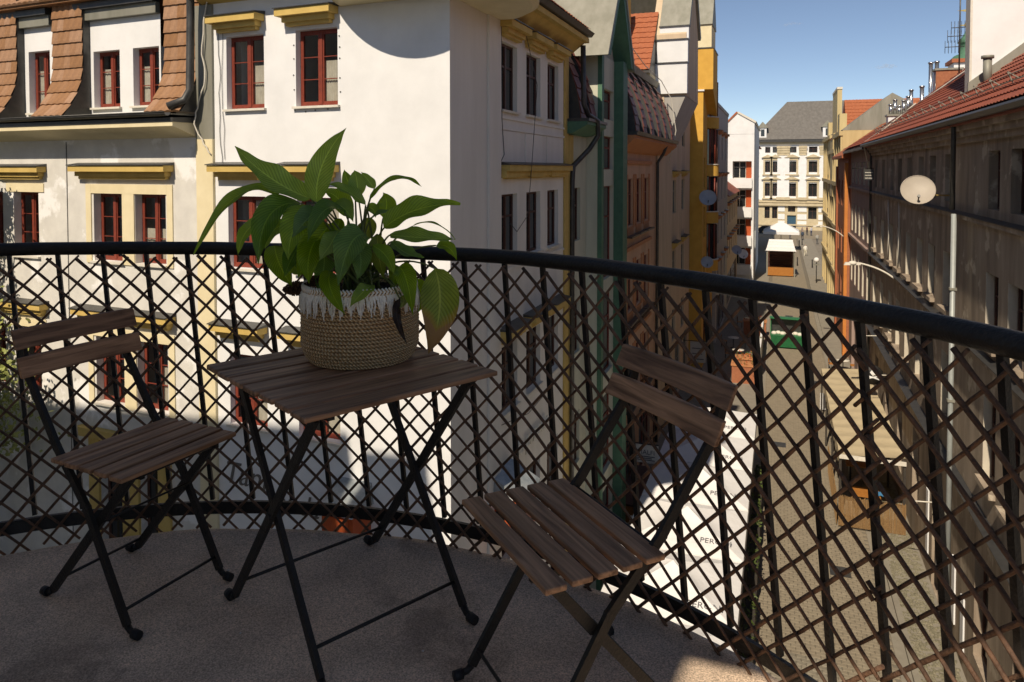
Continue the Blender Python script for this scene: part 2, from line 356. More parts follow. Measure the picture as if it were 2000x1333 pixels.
# --- basket
BX, BY = -1.121, 1.808
bk = thing('plant_basket', 'round jute rope basket with white cotton fringe on the table', 'basket', (BX, BY, TZ + .001))
def rope_mat():
    m, n, b = newmat('jute rope'); L = n.links.new
    tc = _nd(n, 'ShaderNodeTexCoord'); sp = _nd(n, 'ShaderNodeSeparateXYZ'); L(tc.outputs['Object'], sp.inputs[0])
    at = _nd(n, 'ShaderNodeMath', operation='ARCTAN2'); L(sp.outputs[1], at.inputs[0]); L(sp.outputs[0], at.inputs[1])
    a2 = _nd(n, 'ShaderNodeMath', operation='MULTIPLY'); a2.inputs[1].default_value = 95.0; L(at.outputs[0], a2.inputs[0])
    z2 = _nd(n, 'ShaderNodeMath', operation='MULTIPLY'); z2.inputs[1].default_value = 560.0; L(sp.outputs[2], z2.inputs[0])
    ad = _nd(n, 'ShaderNodeMath', operation='ADD'); L(a2.outputs[0], ad.inputs[0]); L(z2.outputs[0], ad.inputs[1])
    nz = _nd(n, 'ShaderNodeTexNoise'); nz.inputs['Scale'].default_value = 60; nz.inputs['Detail'].default_value = 5; L(tc.outputs['Object'], nz.inputs[0])
    nm = _nd(n, 'ShaderNodeMath', operation='MULTIPLY_ADD'); nm.inputs[1].default_value = 3.0; L(nz.outputs[0], nm.inputs[0]); L(ad.outputs[0], nm.inputs[2])
    oi = _nd(n, 'ShaderNodeObjectInfo'); ph = _nd(n, 'ShaderNodeMath', operation='MULTIPLY_ADD'); ph.inputs[1].default_value = 60.0; L(oi.outputs['Random'], ph.inputs[0]); L(nm.outputs[0], ph.inputs[2])
    sn = _nd(n, 'ShaderNodeMath', operation='SINE'); L(ph.outputs[0], sn.inputs[0])
    r = _nd(n, 'ShaderNodeMapRange'); r.inputs[1].default_value = -1; r.inputs[2].default_value = 1; L(sn.outputs[0], r.inputs[0])
    mx = _nd(n, 'ShaderNodeMix', data_type='RGBA'); mx.inputs[6].default_value = (.44,.245,.10,1); mx.inputs[7].default_value = (.88,.62,.34,1); L(r.outputs[0], mx.inputs[0])
    L(mx.outputs[2], b.inputs['Base Color']); b.inputs['Roughness'].default_value = .9
    bp = _nd(n, 'ShaderNodeBump'); bp.inputs['Strength'].default_value = .9; bp.inputs['Distance'].default_value = .003; L(sn.outputs[0], bp.inputs['Height']); L(bp.outputs[0], b.inputs['Normal'])
    return m
M['rope'] = rope_mat()
def brad(z):   # outline of the basket
    u = z / .215
    return .128 + .030 * min(1, u / .22) ** .5 - .006 * max(0, (u - .45) / .55) ** 1.5
nr = 21; rp = .215 / nr
for k in range(nr):      # coiled rope, one ring per turn
    zc = (k + .5) * rp; R = brad(zc); m = MB(); pr = []
    for q in range(9):
        a = -pi / 2 + pi * q / 8
        pr.append((R - .003 + .0115 * cos(a), zc + rp * .5 * sin(a)))
    nn = 72; vs = []; jz = [rnd.uniform(-.0007, .0007) for _ in range(nn)]; jr = [rnd.uniform(-.0008, .0008) for _ in range(nn)]
    for (r, z) in pr:
        for i in range(nn): a = 2 * pi * i / nn; vs.append(((r + jr[i]) * cos(a), (r + jr[i]) * sin(a), z + jz[i]))
    m.add(vs, [(i * nn + j, i * nn + (j + 1) % nn, (i + 1) * nn + (j + 1) % nn, (i + 1) * nn + j) for i in range(8) for j in range(nn)], True)
    m.build('rope_coil', M['rope'], bk)
MB().lathe([(.001, .003), (.126, .003), (brad(.05) - .006, .05), (brad(.2) - .006, .205), (brad(.2) - .004, .214)], 48).build('lining', M['rope'], bk)
M['cotton'] = mottled('white cotton', (.86,.82,.72), (.76,.71,.61), 40, .95, .4, 120)
mb = MB()     # braided band, then knotted tassels
for k in range(96):
    a = 2 * pi * k / 96; R = brad(.207) + .006
    mb.tube([(R * cos(a), R * sin(a), .2185), (R * 1.01 * cos(a + .05), R * 1.01 * sin(a + .05), .209), (R * 1.004 * cos(a), R * 1.004 * sin(a), .199)], [.0026, .0030, .0026], 5)
mb.build('fringe_band', M['cotton'], bk)
mb = MB()
for k in range(150):
    a0 = 2 * pi * k / 150; Ln = .060 * (1 - 5.5 * abs(a0 - round(a0 / .16) * .16)) + rnd.uniform(-.004, .006)
    for q in range(4):
        ac = round(a0 / .16) * .16; a = a0 + rnd.uniform(-.03, .03); a2 = a * .4 + ac * .6 + rnd.uniform(-.025, .025); z1 = .197 - Ln * rnd.uniform(.7, 1.05)
        R0 = brad(.2) + .0065; R1 = brad(max(.02, z1)) + rnd.uniform(.006, .014)
        am = (a + a2) / 2 + rnd.uniform(-.03, .03)
        mb.tube([(R0 * cos(a), R0 * sin(a), .200), ((R0 + R1) / 2 * 1.02 * cos(am), (R0 + R1) / 2 * 1.02 * sin(am), (.2 + z1) / 2), (R1 * cos(a2), R1 * sin(a2), z1)], [.0021, .0017, .0012], 4, smooth=False)
tag(mb.build('fringe', M['cotton'], bk), kind='stuff')
mb = MB(); M['bark'] = mottled('bark mulch', (.075,.036,.024), (.035,.02,.015), 60, .9, .5, 120)
mb.lathe([(.001, .182), (.145, .176)], 32)
for k in range(420):
    a = rnd.uniform(0, 2 * pi); r = .142 * sqrt(rnd.random()); z = .180 + rnd.uniform(0, .014); s = rnd.uniform(.006, .016)
    d = Vector((rnd.uniform(-1, 1), rnd.uniform(-1, 1), rnd.uniform(-.4, .4))).normalized()
    c = Vector((r * cos(a), r * sin(a), z)); mb.bar(c - d * s, c + d * s, s * .7, .004, (rnd.uniform(-.5, .5), rnd.uniform(-.5, .5), 1))
tag(mb.build('bark_chips', M['bark'], bk), kind='stuff')
# --- the peace lily
def leaf_mat(name, c1, c2, tipc=None):
    m, n, b = newmat(name); L = n.links.new
    uv = _nd(n, 'ShaderNodeUVMap'); uv.uv_map = 'UVMap'; sp = _nd(n, 'ShaderNodeSeparateXYZ'); L(uv.outputs[0], sp.inputs[0])
    ab = _nd(n, 'ShaderNodeMath', operation='SUBTRACT'); ab.inputs[1].default_value = .5; L(sp.outputs[1], ab.inputs[0])
    a2 = _nd(n, 'ShaderNodeMath', operation='ABSOLUTE'); L(ab.outputs[0], a2.inputs[0])
    # veins run from the midrib outward and forward
    vv = _nd(n, 'ShaderNodeMath', operation='MULTIPLY_ADD'); vv.inputs[1].default_value = -.55; L(a2.outputs[0], vv.inputs[0]); L(sp.outputs[0], vv.inputs[2])
    vm = _nd(n, 'ShaderNodeMath', operation='MULTIPLY'); vm.inputs[1].default_value = 105.0; L(vv.outputs[0], vm.inputs[0])
    sn = _nd(n, 'ShaderNodeMath', operation='SINE'); L(vm.outputs[0], sn.inputs[0])
    mid = _nd(n, 'ShaderNodeMapRange'); mid.inputs[1].default_value = 0; mid.inputs[2].default_value = .035; mid.inputs[3].default_value = 1; mid.inputs[4].default_value = 0; L(a2.outputs[0], mid.inputs[0])
    tc = _nd(n, 'ShaderNodeTexCoord'); nz = _nd(n, 'ShaderNodeTexNoise'); nz.inputs['Scale'].default_value = 22; nz.inputs['Detail'].default_value = 6; L(tc.outputs['Object'], nz.inputs[0])
    rr = _nd(n, 'ShaderNodeMapRange'); rr.inputs[1].default_value = .3; rr.inputs[2].default_value = .7; L(nz.outputs[0], rr.inputs[0])
    mx = _nd(n, 'ShaderNodeMix', data_type='RGBA'); mx.inputs[6].default_value = (*c1, 1); mx.inputs[7].default_value = (*c2, 1); L(rr.outputs[0], mx.inputs[0])
    dv = _nd(n, 'ShaderNodeMapRange'); dv.inputs[1].default_value = .2; dv.inputs[2].default_value = 1; dv.inputs[3].default_value = 0; dv.inputs[4].default_value = .55; L(sn.outputs[0], dv.inputs[0])
    m2 = _nd(n, 'ShaderNodeMix', data_type='RGBA'); m2.inputs[7].default_value = (c1[0] * .5, c1[1] * .5, c1[2] * .5, 1); L(mx.outputs[2], m2.inputs[6]); L(dv.outputs[0], m2.inputs[0])
    m3 = _nd(n, 'ShaderNodeMix', data_type='RGBA'); m3.inputs[7].default_value = (c2[0] * 1.5, c2[1] * 1.4, c2[2] * 1.5, 1); L(m2.outputs[2], m3.inputs[6]); L(mid.outputs[0], m3.inputs[0])
    col = m3.outputs[2]
    if tipc:
        ad = _nd(n, 'ShaderNodeMath', operation='MULTIPLY_ADD'); ad.inputs[1].default_value = .25; L(nz.outputs[0], ad.inputs[0]); L(sp.outputs[0], ad.inputs[2])
        e2 = _nd(n, 'ShaderNodeMath', operation='MULTIPLY_ADD'); e2.inputs[1].default_value = .35; L(a2.outputs[0], e2.inputs[0]); L(ad.outputs[0], e2.inputs[2])
        tr = _nd(n, 'ShaderNodeMapRange'); tr.inputs[1].default_value = .74; tr.inputs[2].default_value = .84; L(e2.outputs[0], tr.inputs[0])
        tr2 = _nd(n, 'ShaderNodeMapRange'); tr2.inputs[1].default_value = .86; tr2.inputs[2].default_value = .90; L(e2.outputs[0], tr2.inputs[0])
        m4 = _nd(n, 'ShaderNodeMix', data_type='RGBA'); L(tr.outputs[0], m4.inputs[0]); L(col, m4.inputs[6]); m4.inputs[7].default_value = (.42,.30,.045,1)
        m5 = _nd(n, 'ShaderNodeMix', data_type='RGBA'); L(tr2.outputs[0], m5.inputs[0]); L(m4.outputs[2], m5.inputs[6]); m5.inputs[7].default_value = (*tipc, 1); col = m5.outputs[2]
    L(col, b.inputs['Base Color']); b.inputs['Roughness'].default_value = .27; b.inputs['Specular IOR Level'].default_value = .6
    hs = _nd(n, 'ShaderNodeMath', operation='SUBTRACT'); L(sn.outputs[0], hs.inputs[0]); L(mid.outputs[0], hs.inputs[1])
    bp = _nd(n, 'ShaderNodeBump'); bp.inputs['Strength'].default_value = .4; bp.inputs['Distance'].default_value = .0016; L(hs.outputs[0], bp.inputs['Height']); L(bp.outputs[0], b.inputs['Normal'])
    # light shining through the blade
    tl = _nd(n, 'ShaderNodeBsdfTranslucent'); L(col, tl.inputs[0]); mxs = _nd(n, 'ShaderNodeMixShader'); mxs.inputs[0].default_value = .52
    out = n.nodes['Material Output']; L(b.outputs[0], mxs.inputs[1]); L(tl.outputs[0], mxs.inputs[2]); L(mxs.outputs[0], out.inputs[0])
    return m
LM = [per_object(q, .22, .15) for q in (leaf_mat('green leaf', (.22,.37,.026), (.33,.50,.042)), leaf_mat('deep green leaf', (.12,.26,.036), (.19,.345,.05)),
      leaf_mat('leaf with withered tip', (.24,.34,.036), (.34,.43,.055), (.42,.23,.075)), leaf_mat('yellow green leaf', (.24,.31,.04), (.31,.37,.055)),
      leaf_mat('dead leaf', (.035,.022,.014), (.06,.038,.024)))]
LEAVES = [
((-1.258,1.765,1.135),(-1.351,1.711,1.187),(-1.441,1.671,1.282),0.081,0.50,0),
((-1.240,1.771,1.124),(-1.236,1.776,1.231),(-1.173,1.824,1.339),0.069,0.15,0),
((-1.338,1.736,1.143),(-1.443,1.677,1.171),(-1.509,1.583,0.983),0.052,0.70,0),
((-1.269,1.739,1.122),(-1.313,1.638,1.110),(-1.302,1.595,0.964),0.078,0.60,1),
((-1.374,1.721,1.083),(-1.414,1.673,1.047),(-1.408,1.641,0.980),0.038,0.60,0),
((-1.236,1.730,1.118),(-1.231,1.645,1.065),(-1.221,1.614,0.978),0.072,0.50,0),
((-1.137,1.755,1.097),(-1.161,1.694,1.126),(-1.168,1.624,1.023),0.063,0.70,1),
((-1.186,1.757,1.063),(-1.201,1.697,1.009),(-1.221,1.655,0.924),0.084,0.35,0),
((-1.365,1.743,0.999),(-1.322,1.704,0.950),(-1.271,1.699,0.891),0.065,0.30,0),
((-1.055,1.730,1.042),(-1.069,1.671,1.032),(-1.079,1.632,0.914),0.081,0.55,1),
((-1.142,1.695,0.941),(-1.117,1.639,0.911),(-1.057,1.632,0.838),0.048,0.30,0),
((-1.027,1.714,0.906),(-1.026,1.666,0.897),(-1.049,1.636,0.858),0.040,0.50,0),
((-0.980,1.775,0.951),(-0.939,1.747,0.931),(-0.904,1.714,0.833),0.054,0.45,0),
((-0.930,1.900,0.932),(-0.899,1.886,0.825),(-0.928,1.850,0.696),0.101,0.10,2),
((-0.989,1.888,0.900),(-0.960,1.886,0.855),(-0.966,1.861,0.809),0.047,0.20,0),
((-1.034,1.791,1.054),(-0.949,1.813,1.113),(-0.838,1.875,1.122),0.080,0.55,0),
((-1.008,1.779,1.037),(-0.915,1.781,1.032),(-0.830,1.822,1.028),0.060,0.60,0),
((-0.919,1.884,1.001),(-0.875,1.879,1.003),(-0.851,1.876,0.962),0.035,0.50,0),
((-0.991,1.881,1.054),(-0.934,1.903,1.071),(-0.876,1.922,1.018),0.019,0.90,0),
((-1.098,1.823,1.132),(-1.030,1.851,1.204),(-0.950,1.857,1.170),0.038,0.75,0),
((-1.109,1.819,1.116),(-1.147,1.785,1.160),(-1.188,1.739,1.178),0.046,0.60,0),
((-1.159,1.844,1.147),(-1.186,1.846,1.181),(-1.201,1.853,1.218),0.035,0.20,0),
((-1.140,1.830,1.140),(-1.149,1.839,1.187),(-1.162,1.845,1.216),0.047,0.10,0),
((-1.107,1.864,1.161),(-1.128,1.867,1.186),(-1.150,1.860,1.212),0.028,0.40,0),
((-1.087,1.879,1.077),(-1.079,1.894,1.118),(-1.098,1.898,1.149),0.054,0.10,0),
((-1.177,1.836,1.080),(-1.206,1.827,1.142),(-1.240,1.804,1.153),0.061,0.50,0),
((-1.122,1.846,1.109),(-1.096,1.845,1.104),(-1.082,1.827,1.080),0.033,0.40,0),
((-1.061,1.802,1.036),(-1.048,1.783,0.974),(-1.016,1.761,0.919),0.048,0.20,3),
((-1.175,1.794,1.077),(-1.176,1.771,1.046),(-1.159,1.765,1.016),0.036,0.20,0),
((-1.220,1.774,0.979),(-1.200,1.748,0.934),(-1.208,1.722,0.878),0.054,0.20,1),
((-1.020,1.804,0.954),(-0.992,1.781,0.923),(-0.994,1.757,0.882),0.028,0.30,0),
((-1.177,1.811,0.971),(-1.130,1.806,0.946),(-1.145,1.799,0.913),0.049,0.20,1),
((-1.300,1.789,1.041),(-1.302,1.765,0.976),(-1.264,1.756,0.913),0.066,0.20,1),
((-1.132,1.852,1.075),(-1.116,1.846,1.042),(-1.141,1.825,0.999),0.050,0.20,3),
((-0.952,1.730,0.873),(-0.952,1.702,0.829),(-0.913,1.703,0.755),0.038,0.10,4),
((-0.962,1.758,0.875),(-0.938,1.735,0.865),(-0.942,1.711,0.851),0.021,0.10,3),
((-1.343,1.792,0.949),(-1.311,1.803,0.927),(-1.263,1.811,0.962),0.062,0.30,0),
((-1.205,1.730,1.113),(-1.205,1.676,1.084),(-1.225,1.636,1.035),0.063,0.60,1),
((-1.203,1.718,1.028),(-1.198,1.665,0.981),(-1.174,1.640,0.913),0.060,0.40,0),
((-1.108,1.752,1.018),(-1.061,1.725,0.980),(-1.065,1.701,0.920),0.057,0.35,1),
((-1.215,1.801,1.115),(-1.157,1.780,1.117),(-1.114,1.762,1.070),0.054,0.60,0),
((-1.273,1.734,1.003),(-1.268,1.692,0.975),(-1.268,1.659,0.926),0.051,0.40,1),
((-1.028,1.824,1.014),(-0.972,1.811,0.979),(-0.923,1.819,0.975),0.046,0.70,1),
((-1.100,1.820,1.066),(-1.065,1.813,1.095),(-1.014,1.821,1.096),0.038,0.70,1),
((-1.048,1.753,1.009),(-0.993,1.740,0.986),(-0.968,1.726,0.937),0.042,0.50,0),
((-1.137,1.721,1.051),(-1.128,1.670,1.014),(-1.145,1.642,0.976),0.051,0.50,0),
((-1.291,1.708,1.069),(-1.311,1.658,1.051),(-1.305,1.626,1.002),0.047,0.60,0)]
CAMV = Vector((0, 0, 1.22))
pl = thing('peace_lily', 'broad-leaved green peace lily with one yellowing drooping leaf, growing in the rope basket', 'plant', (BX, BY, TZ + .18))
PO = Vector((BX, BY, TZ + .18)); M['stem'] = mottled('green stem', (.13,.16,.04), (.08,.09,.03), 40, .5, .1, 90)
def bez(a, b, c, t): return a * (1 - t) ** 2 + b * (2 * t * (1 - t)) + c * t * t
for i, (b, mdl, t, w, fu, kd) in enumerate(LEAVES):
    b, mdl, t = Vector(b), Vector(mdl), Vector(t); ctl = mdl * 2 - (b + t) * .5 if kd != 9 else mdl
    ctl = mdl + (ctl - mdl) * .45
    NU, NV = 22, 8; vs = []; uvs = []; w = w * (1.12 if kd != 4 else .62); face = ((CAMV - mdl).normalized() * (1 - fu) + Vector((0, 0, 1)) * fu).normalized()
    wave = rnd.uniform(0, 6); wa = rnd.uniform(.03, .07) if kd != 4 else .35
    for iu in range(NU + 1):
        u = iu / NU; p = bez(b, ctl, t, u); d = (bez(b, ctl, t, min(1, u + .02)) - bez(b, ctl, t, max(0, u - .02))).normalized()
        side = d.cross(face).normalized(); nn = side.cross(d).normalized()
        wu = (sin(pi * min(1, u ** .72)) ** .85) * (1 - .35 * max(0, u - .55)) + .012
        if u > .86: wu *= 1 - .5 * ((u - .86) / .14)
        for iv in range(NV + 1):
            v = iv / NV * 2 - 1; hw_ = w * .5 * wu
            lift = abs(v) ** 1.4 * hw_ * .30 + sin(u * 15 + wave + (2 if v > 0 else 0)) * abs(v) ** 2 * w * wa
            vs.append(p + side * v * hw_ * .96 + nn * lift - PO); uvs.append((u, (v + 1) / 2))
    m = MB(); m.add(vs, [(a * (NV + 1) + c, (a + 1) * (NV + 1) + c, (a + 1) * (NV + 1) + c + 1, a * (NV + 1) + c + 1) for a in range(NU) for c in range(NV)], True)
    me = m.mesh('leaf'); me.materials.append(LM[kd]); ul = me.uv_layers.new(name='UVMap')
    for lp in me.loops: ul.data[lp.index].uv = uvs[lp.vertex_index]
    lf = mobj('leaf', me, pl)
    if kd == 2: lf['label'] = 'drooping leaf with yellow edge and withered brown tip'
    if kd == 4: lf['label'] = 'dead blackened leaf hanging over the fringe'
    # petiole from the soil to the blade
    rg = rnd.uniform(0, 2 * pi); g = PO + Vector((rnd.uniform(-.045, .055), rnd.uniform(-.04, .04), 0.004)); 
    cc = g + (b - g) * .55 + Vector((0, 0, .06 if b.z > g.z + .08 else .13)) - (b - g).cross(Vector((0, 0, 1))) * .05
    if kd == 4 or (t.z < TZ + .2 and b.z < TZ + .27): cc = (g + b) / 2 + Vector((0, 0, .10))
    MB().tube([bez(g, cc, b, q / 12) - PO for q in range(13)], [.0042 - .002 * q / 12 for q in range(13)], 6).build('stem', M['stem'], pl)
# --- fir cones lying on the rim of the basket
def cone(loc, ax, L, label):
    o = thing('fir_cone', label, 'cone', loc, group='fir cones at the rim of the basket'); ax = Vector(ax).normalized(); m = MB()
    s0 = ax.cross(Vector((0, 0, 1))).normalized(); s1 = ax.cross(s0)
    for k in range(60):
        u = k / 60; a = k * 2.4; r = L * .27 * sin(pi * (.12 + .83 * u)) ; p = ax * (u - .5) * L; d = s0 * cos(a) + s1 * sin(a)
        q = p + d * r + ax * L * .03; sd = d.cross(ax) * r * .42
        m.add([p + d * r * .3 - sd * .6, p + d * r * .3 + sd * .6, q + sd, q + ax * .006 + d * .002, q - sd, q - d * .004 - ax * .006], [(0, 1, 2, 3, 4), (1, 0, 4, 5, 2)])
    m.build('scales', M['cone_scale'], o); MB().tube([ax * -.48 * L, ax * .48 * L], L * .1, 6).build('core', M['bark'], o)
M['cone_scale'] = mottled('cone scales', (.17,.085,.04), (.10,.05,.025), 50, .8, .3, 120)
cone((-1.272, 1.715, .884), (1, .25, .12), .075, 'brown fir cone jutting over the rim of the basket, the longer one')
cone((-1.225, 1.735, .905), (.9, -.2, .3), .055, 'short brown fir cone lying on the bark below the leaves')
# small bits on the floor
M['crumb'] = plain('white crumbs', (.6, .58, .54), .9)
for (x, y, r) in ((-1.06, 1.36, .006), (-1.55, 1.75, .004), (-1.31, 1.52, .0035), (-.83, 1.62, .0035), (-.42, 1.86, .0045), (-1.0, 2.0, .003), (-.36, 1.52, .008), (-1.74, 1.9, .0035)):
    m = MB(); m.sphere((0, 0, r * .5), r, 7, 5, .55); o = m.build('paint_chip', M['crumb']); o.location = (x, y, .006)
    o.scale = (1, rnd.uniform(.6, 1), 1); o.rotation_euler = (0, 0, rnd.uniform(0, 6)); tag(o, 'tiny white chip lying on the bare balcony floor', 'debris', 'white chips on the balcony floor')
# ================================================================ FACADES
GZ = -11.3
class Facade:
    """a wall plane of one building: local x to the right, z up, outside towards -y"""
    def __init__(s, parent, ox, oy, ang): s.p = parent; s.m = Matrix.Translation((ox, oy, 0)) @ Matrix.Rotation(ang, 4, 'Z')
    def put(s, o, loc=(0, 0, 0)): o.matrix_basis = s.m @ Matrix.Translation(loc); return o
    def part(s, mb, name, mat, par=None, kind=None):
        o = mb.build(name, mat, par or s.p, kind)
        if par is None: s.put(o)
        return o
    def box(s, name, mat, x0, x1, y0, y1, z0, z1, par=None):
        return s.part(MB().box(x0, x1, y0, y1, z0, z1), name, mat, par)
    def wall(s, mat, x0, x1, z0, z1, ops=(), depth=.22, name='wall', back=None, y=0.0):
        xs = sorted(set([x0, x1] + [v for o in ops for v in (o[0], o[1]) if x0 < v < x1])); zs = sorted(set([z0, z1] + [v for o in ops for v in (o[2], o[3]) if z0 < v < z1]))
        m = MB()
        for a, b in zip(xs, xs[1:]):
            for c, d in zip(zs, zs[1:]):
                cx, cz = (a + b) / 2, (c + d) / 2
                if any(o[0] < cx < o[1] and o[2] < cz < o[3] for o in ops): continue
                m.quad((a, y, c), (b, y, c), (b, y, d), (a, y, d))
        for a, b, c, d in ops:
            q = y + depth
            m.quad((a, y, c), (a, y, d), (a, q, d), (a, q, c)); m.quad((b, y, c), (b, q, c), (b, q, d), (b, y, d))
            m.quad((a, y, d), (b, y, d), (b, q, d), (a, q, d)); m.quad((a, y, c), (a, q, c), (b, q, c), (b, y, c))
        if back:    # close the volume behind the facade
            m.quad((x0, y, z0), (x0, y, z1), (x0, back, z1), (x0, back, z0)); m.quad((x1, y, z0), (x1, back, z0), (x1, back, z1), (x1, y, z1))
            m.quad((x0, back, z0), (x0, back, z1), (x1, back, z1), (x1, back, z0)); m.quad((x0, y, z1), (x1, y, z1), (x1, back, z1), (x0, back, z1))
        return s.part(m, name, mat)
    WC = {}
    def win(s, x0, x1, z0, z1, kind='red', y=0.0, depth=.16, sill=True, cur=None):
        w, h = round(x1 - x0, 3), round(z1 - z0, 3); key = (kind, w, h)
        if key not in Facade.WC:
            fr, gl, bars = MB(), MB(), MB()
            f = .042; 
            if kind == 'red':
                e = .004
                fr.box(e, f, 0, .06, e, h - e); fr.box(w - f, w - e, 0, .06, e, h - e); fr.box(f, w - f, 0, .06, h - f, h - e); fr.box(f, w - f, 0, .06, e, f)
                fr.box(w / 2 - .038, w / 2 + .038, -.012, .06, f, h - f)
                for a, b in ((f, w / 2 - .038), (w / 2 + .038, w - f)):
                    bars.box(a, a + .028, .004, .05, f, h - f); bars.box(b - .028, b, .004, .05, f, h - f); bars.box(a + .028, b - .028, .004, .05, f, f + .05); bars.box(a + .028, b - .028, .004, .05, h - f - .04, h - f)
                    for q in (1, 2): bars.box(a + .028, b - .028, .012, .034, f + .05 + (h - 2 * f - .09) * q / 3 - .008, f + .05 + (h - 2 * f - .09) * q / 3 + .008)
                    gl.quad((a + .03, .028, f + .04), (b - .03, .028, f + .04), (b - .03, .028, h - f - .03), (a + .03, .028, h - f - .03))
                mats = (M['red_wood'], M['glass'], M['red_wood'])
            else:
                fm = {'brown': M['brown_wood'], 'redd': M['red_wood'], 'white': M['sill'], 'grey': M['zinc']}[kind]
                f = .05; fr.box(0.004, f, 0, .05, .004, h - .004); fr.box(w - f, w - .004, 0, .05, .004, h - .004); fr.box(f, w - f, 0, .05, h - f, h - .004); fr.box(f, w - f, 0, .05, .004, f)
                if w > .75: bars.box(w / 2 - .03, w / 2 + .03, -.006, .04, f, h - f)
                bars.box(f, w - f, .004, .03, h * .66 - .02, h * .66 + .02)
                gl.quad((f, .03, f), (w - f, .03, f), (w - f, .03, h - f), (f, .03, h - f)); mats = (fm, M['dark_glass'], fm)
            Facade.WC[key] = [mm.mesh(nm) for mm, nm in ((fr, 'window'), (gl, 'pane'), (bars, 'sash'))]
            for me, mt in zip(Facade.WC[key], mats): me.materials.append(mt)
        a, b, c = Facade.WC[key]
        o = mobj('window', a, s.p); s.put(o, (x0, y + depth, z0)); mobj('pane', b, o); mobj('sash', c, o)
        if cur:      # a curtain hanging behind the glass
            m = MB(); n = 9; x_0, x_1 = cur[0] * w, cur[1] * w
            vs = [(x_0 + (x_1 - x_0) * k / n, .062 + .014 * (k % 2), zz) for zz in (.05, h * cur[2]) for k in range(n + 1)]
            m.add(vs, [(k, k + 1, n + 2 + k, n + 1 + k) for k in range(n)]); m.build('curtain', M['curtain'], o)
        if sill: s.box('window_sill', M['sill'], x0 - .05, x1 + .05, y - .07, y + depth - .002, z0 - .045, z0 - .003)
        return o
    def hood(s, x0, x1, zt, mat, deep=.24, y=0.0):
        """stepped moulding over a window, capped with sheet metal"""
        h = s.part(MB().box(x0 + .02, x1 - .02, y - deep, y - .002, zt - .17, zt - .045), 'window_hood', mat)
        m = MB(); m.box(x0 + .10, x1 - .10, y - deep * .62, y - .002, zt - .27, zt - .1725); m.box(x0 + .14, x1 - .14, y - deep * .4, y - .003, zt - .33, zt - .2725); m.build('moulding', mat, h)
        m = MB(); m.hexa([(x0, y - deep - .03, zt - .042), (x1, y - deep - .03, zt - .042), (x1, y - .002, zt - .042), (x0, y - .002, zt - .042)], [(x0, y - deep - .03, zt - .026), (x1, y - deep - .03, zt - .026), (x1, y - .002, zt + .02), (x0, y - .002, zt + .02)])
        m.build('metal_cap', M['dark_zinc'], h)
def tube_part(name, pts, r, mat, parent, n=8):
    return MB().tube(pts, r, n).build(name, mat, parent)
# ---------------- the pale old house with the brown mansard
TH = radians(3.4); C0 = Vector((-5.2, 11.21))
A = thing('mansard_house', 'pale weathered house with brown tiled mansard and red casement windows', 'building', (C0.x - 8, C0.y + .5, GZ))
fa = Facade(A, 8.0, -.5, -TH); fa.m = Matrix.Translation((0, 0, -GZ)) @ fa.m
def X(s): return -s        # distance left of the corner -> local x
ops = []
for zt in (.69, -2.39):
    for a, b in ((8.70, 7.82), (7.45, 6.57), (11.37, 10.50), (12.6, 11.75), (14.9, 14.0), (13.7, 12.9)): ops.append((X(a), X(b), zt - 1.45, zt))
gops = [(X(8.6), X(7.9), -8.2, -4.85), (X(7.4), X(6.85), -8.2, -4.85), (X(8.6), X(7.9), -11.25, -8.6), (X(7.4), X(6.5), -11.25, -8.6), (X(11.5), X(9.6), -11.25, -8.4)]
wl = fa.wall(M['old_wall'], X(17.5), X(5.68), GZ, 1.9, ops + gops, .24, back=7.0)
for (a, b, c, d) in ops:
    cu = None
    if c > -5: cu = rnd.choice([(.55, .97, .62), (.03, .46, .85), (.55, .97, .93), (.03, .97, .5), None])
    fa.win(a, b, c, d, 'red', depth=.17, cur=cu)
for (a, b, c, d) in gops: fa.win(a, b, c, d, 'brown', depth=.15, sill=False)
for zt in (.69, -2.39):    # pale frames round the coupled windows and the hoods above
    for (l, r) in ((8.92, 6.36), (15.1, 12.7)):
        for q, (a, b, c, d) in enumerate(((l, l - .16, zt - 1.5, zt + .2), (7.81 + (l - 8.92), 7.46 + (l - 8.92), zt - 1.5, zt), (r + .16, r, zt - 1.5, zt + .2), (l - .162, r + .162, zt + .002, zt + .2))):
            fa.box('window_surround', M['pale_yellow'], X(a), X(b), -.025, -.002, c, d)
        fa.hood(X(l + .25), X(r - .05), zt + .64, M['yellow'], .26)
    fa.box('window_surround', M['pale_yellow'], X(11.6), X(10.3), -.022, -.002, zt + .003, zt + .2)
    fa.hood(X(11.9), X(10.2), zt + .62, M['yellow'], .22)
for x, x2 in ((8.92, 8.61), (7.89, 7.41), (6.84, 6.5)): fa.box('shop_pilaster', M['yellow'], X(x), X(x2), -.06, -.002, -8.3, -4.6)
fa.box('shopfront_cornice', M['yellow'], X(9.2), X(6.3), -.16, -.004, -4.59, -4.4)
for x, c in ((9.53, M['dark_zinc']),): fa.part(MB().tube([(X(x), -.012, -7), (X(x), -.012, 1.8)], .008, 6), 'cable', M['dark_zinc'])
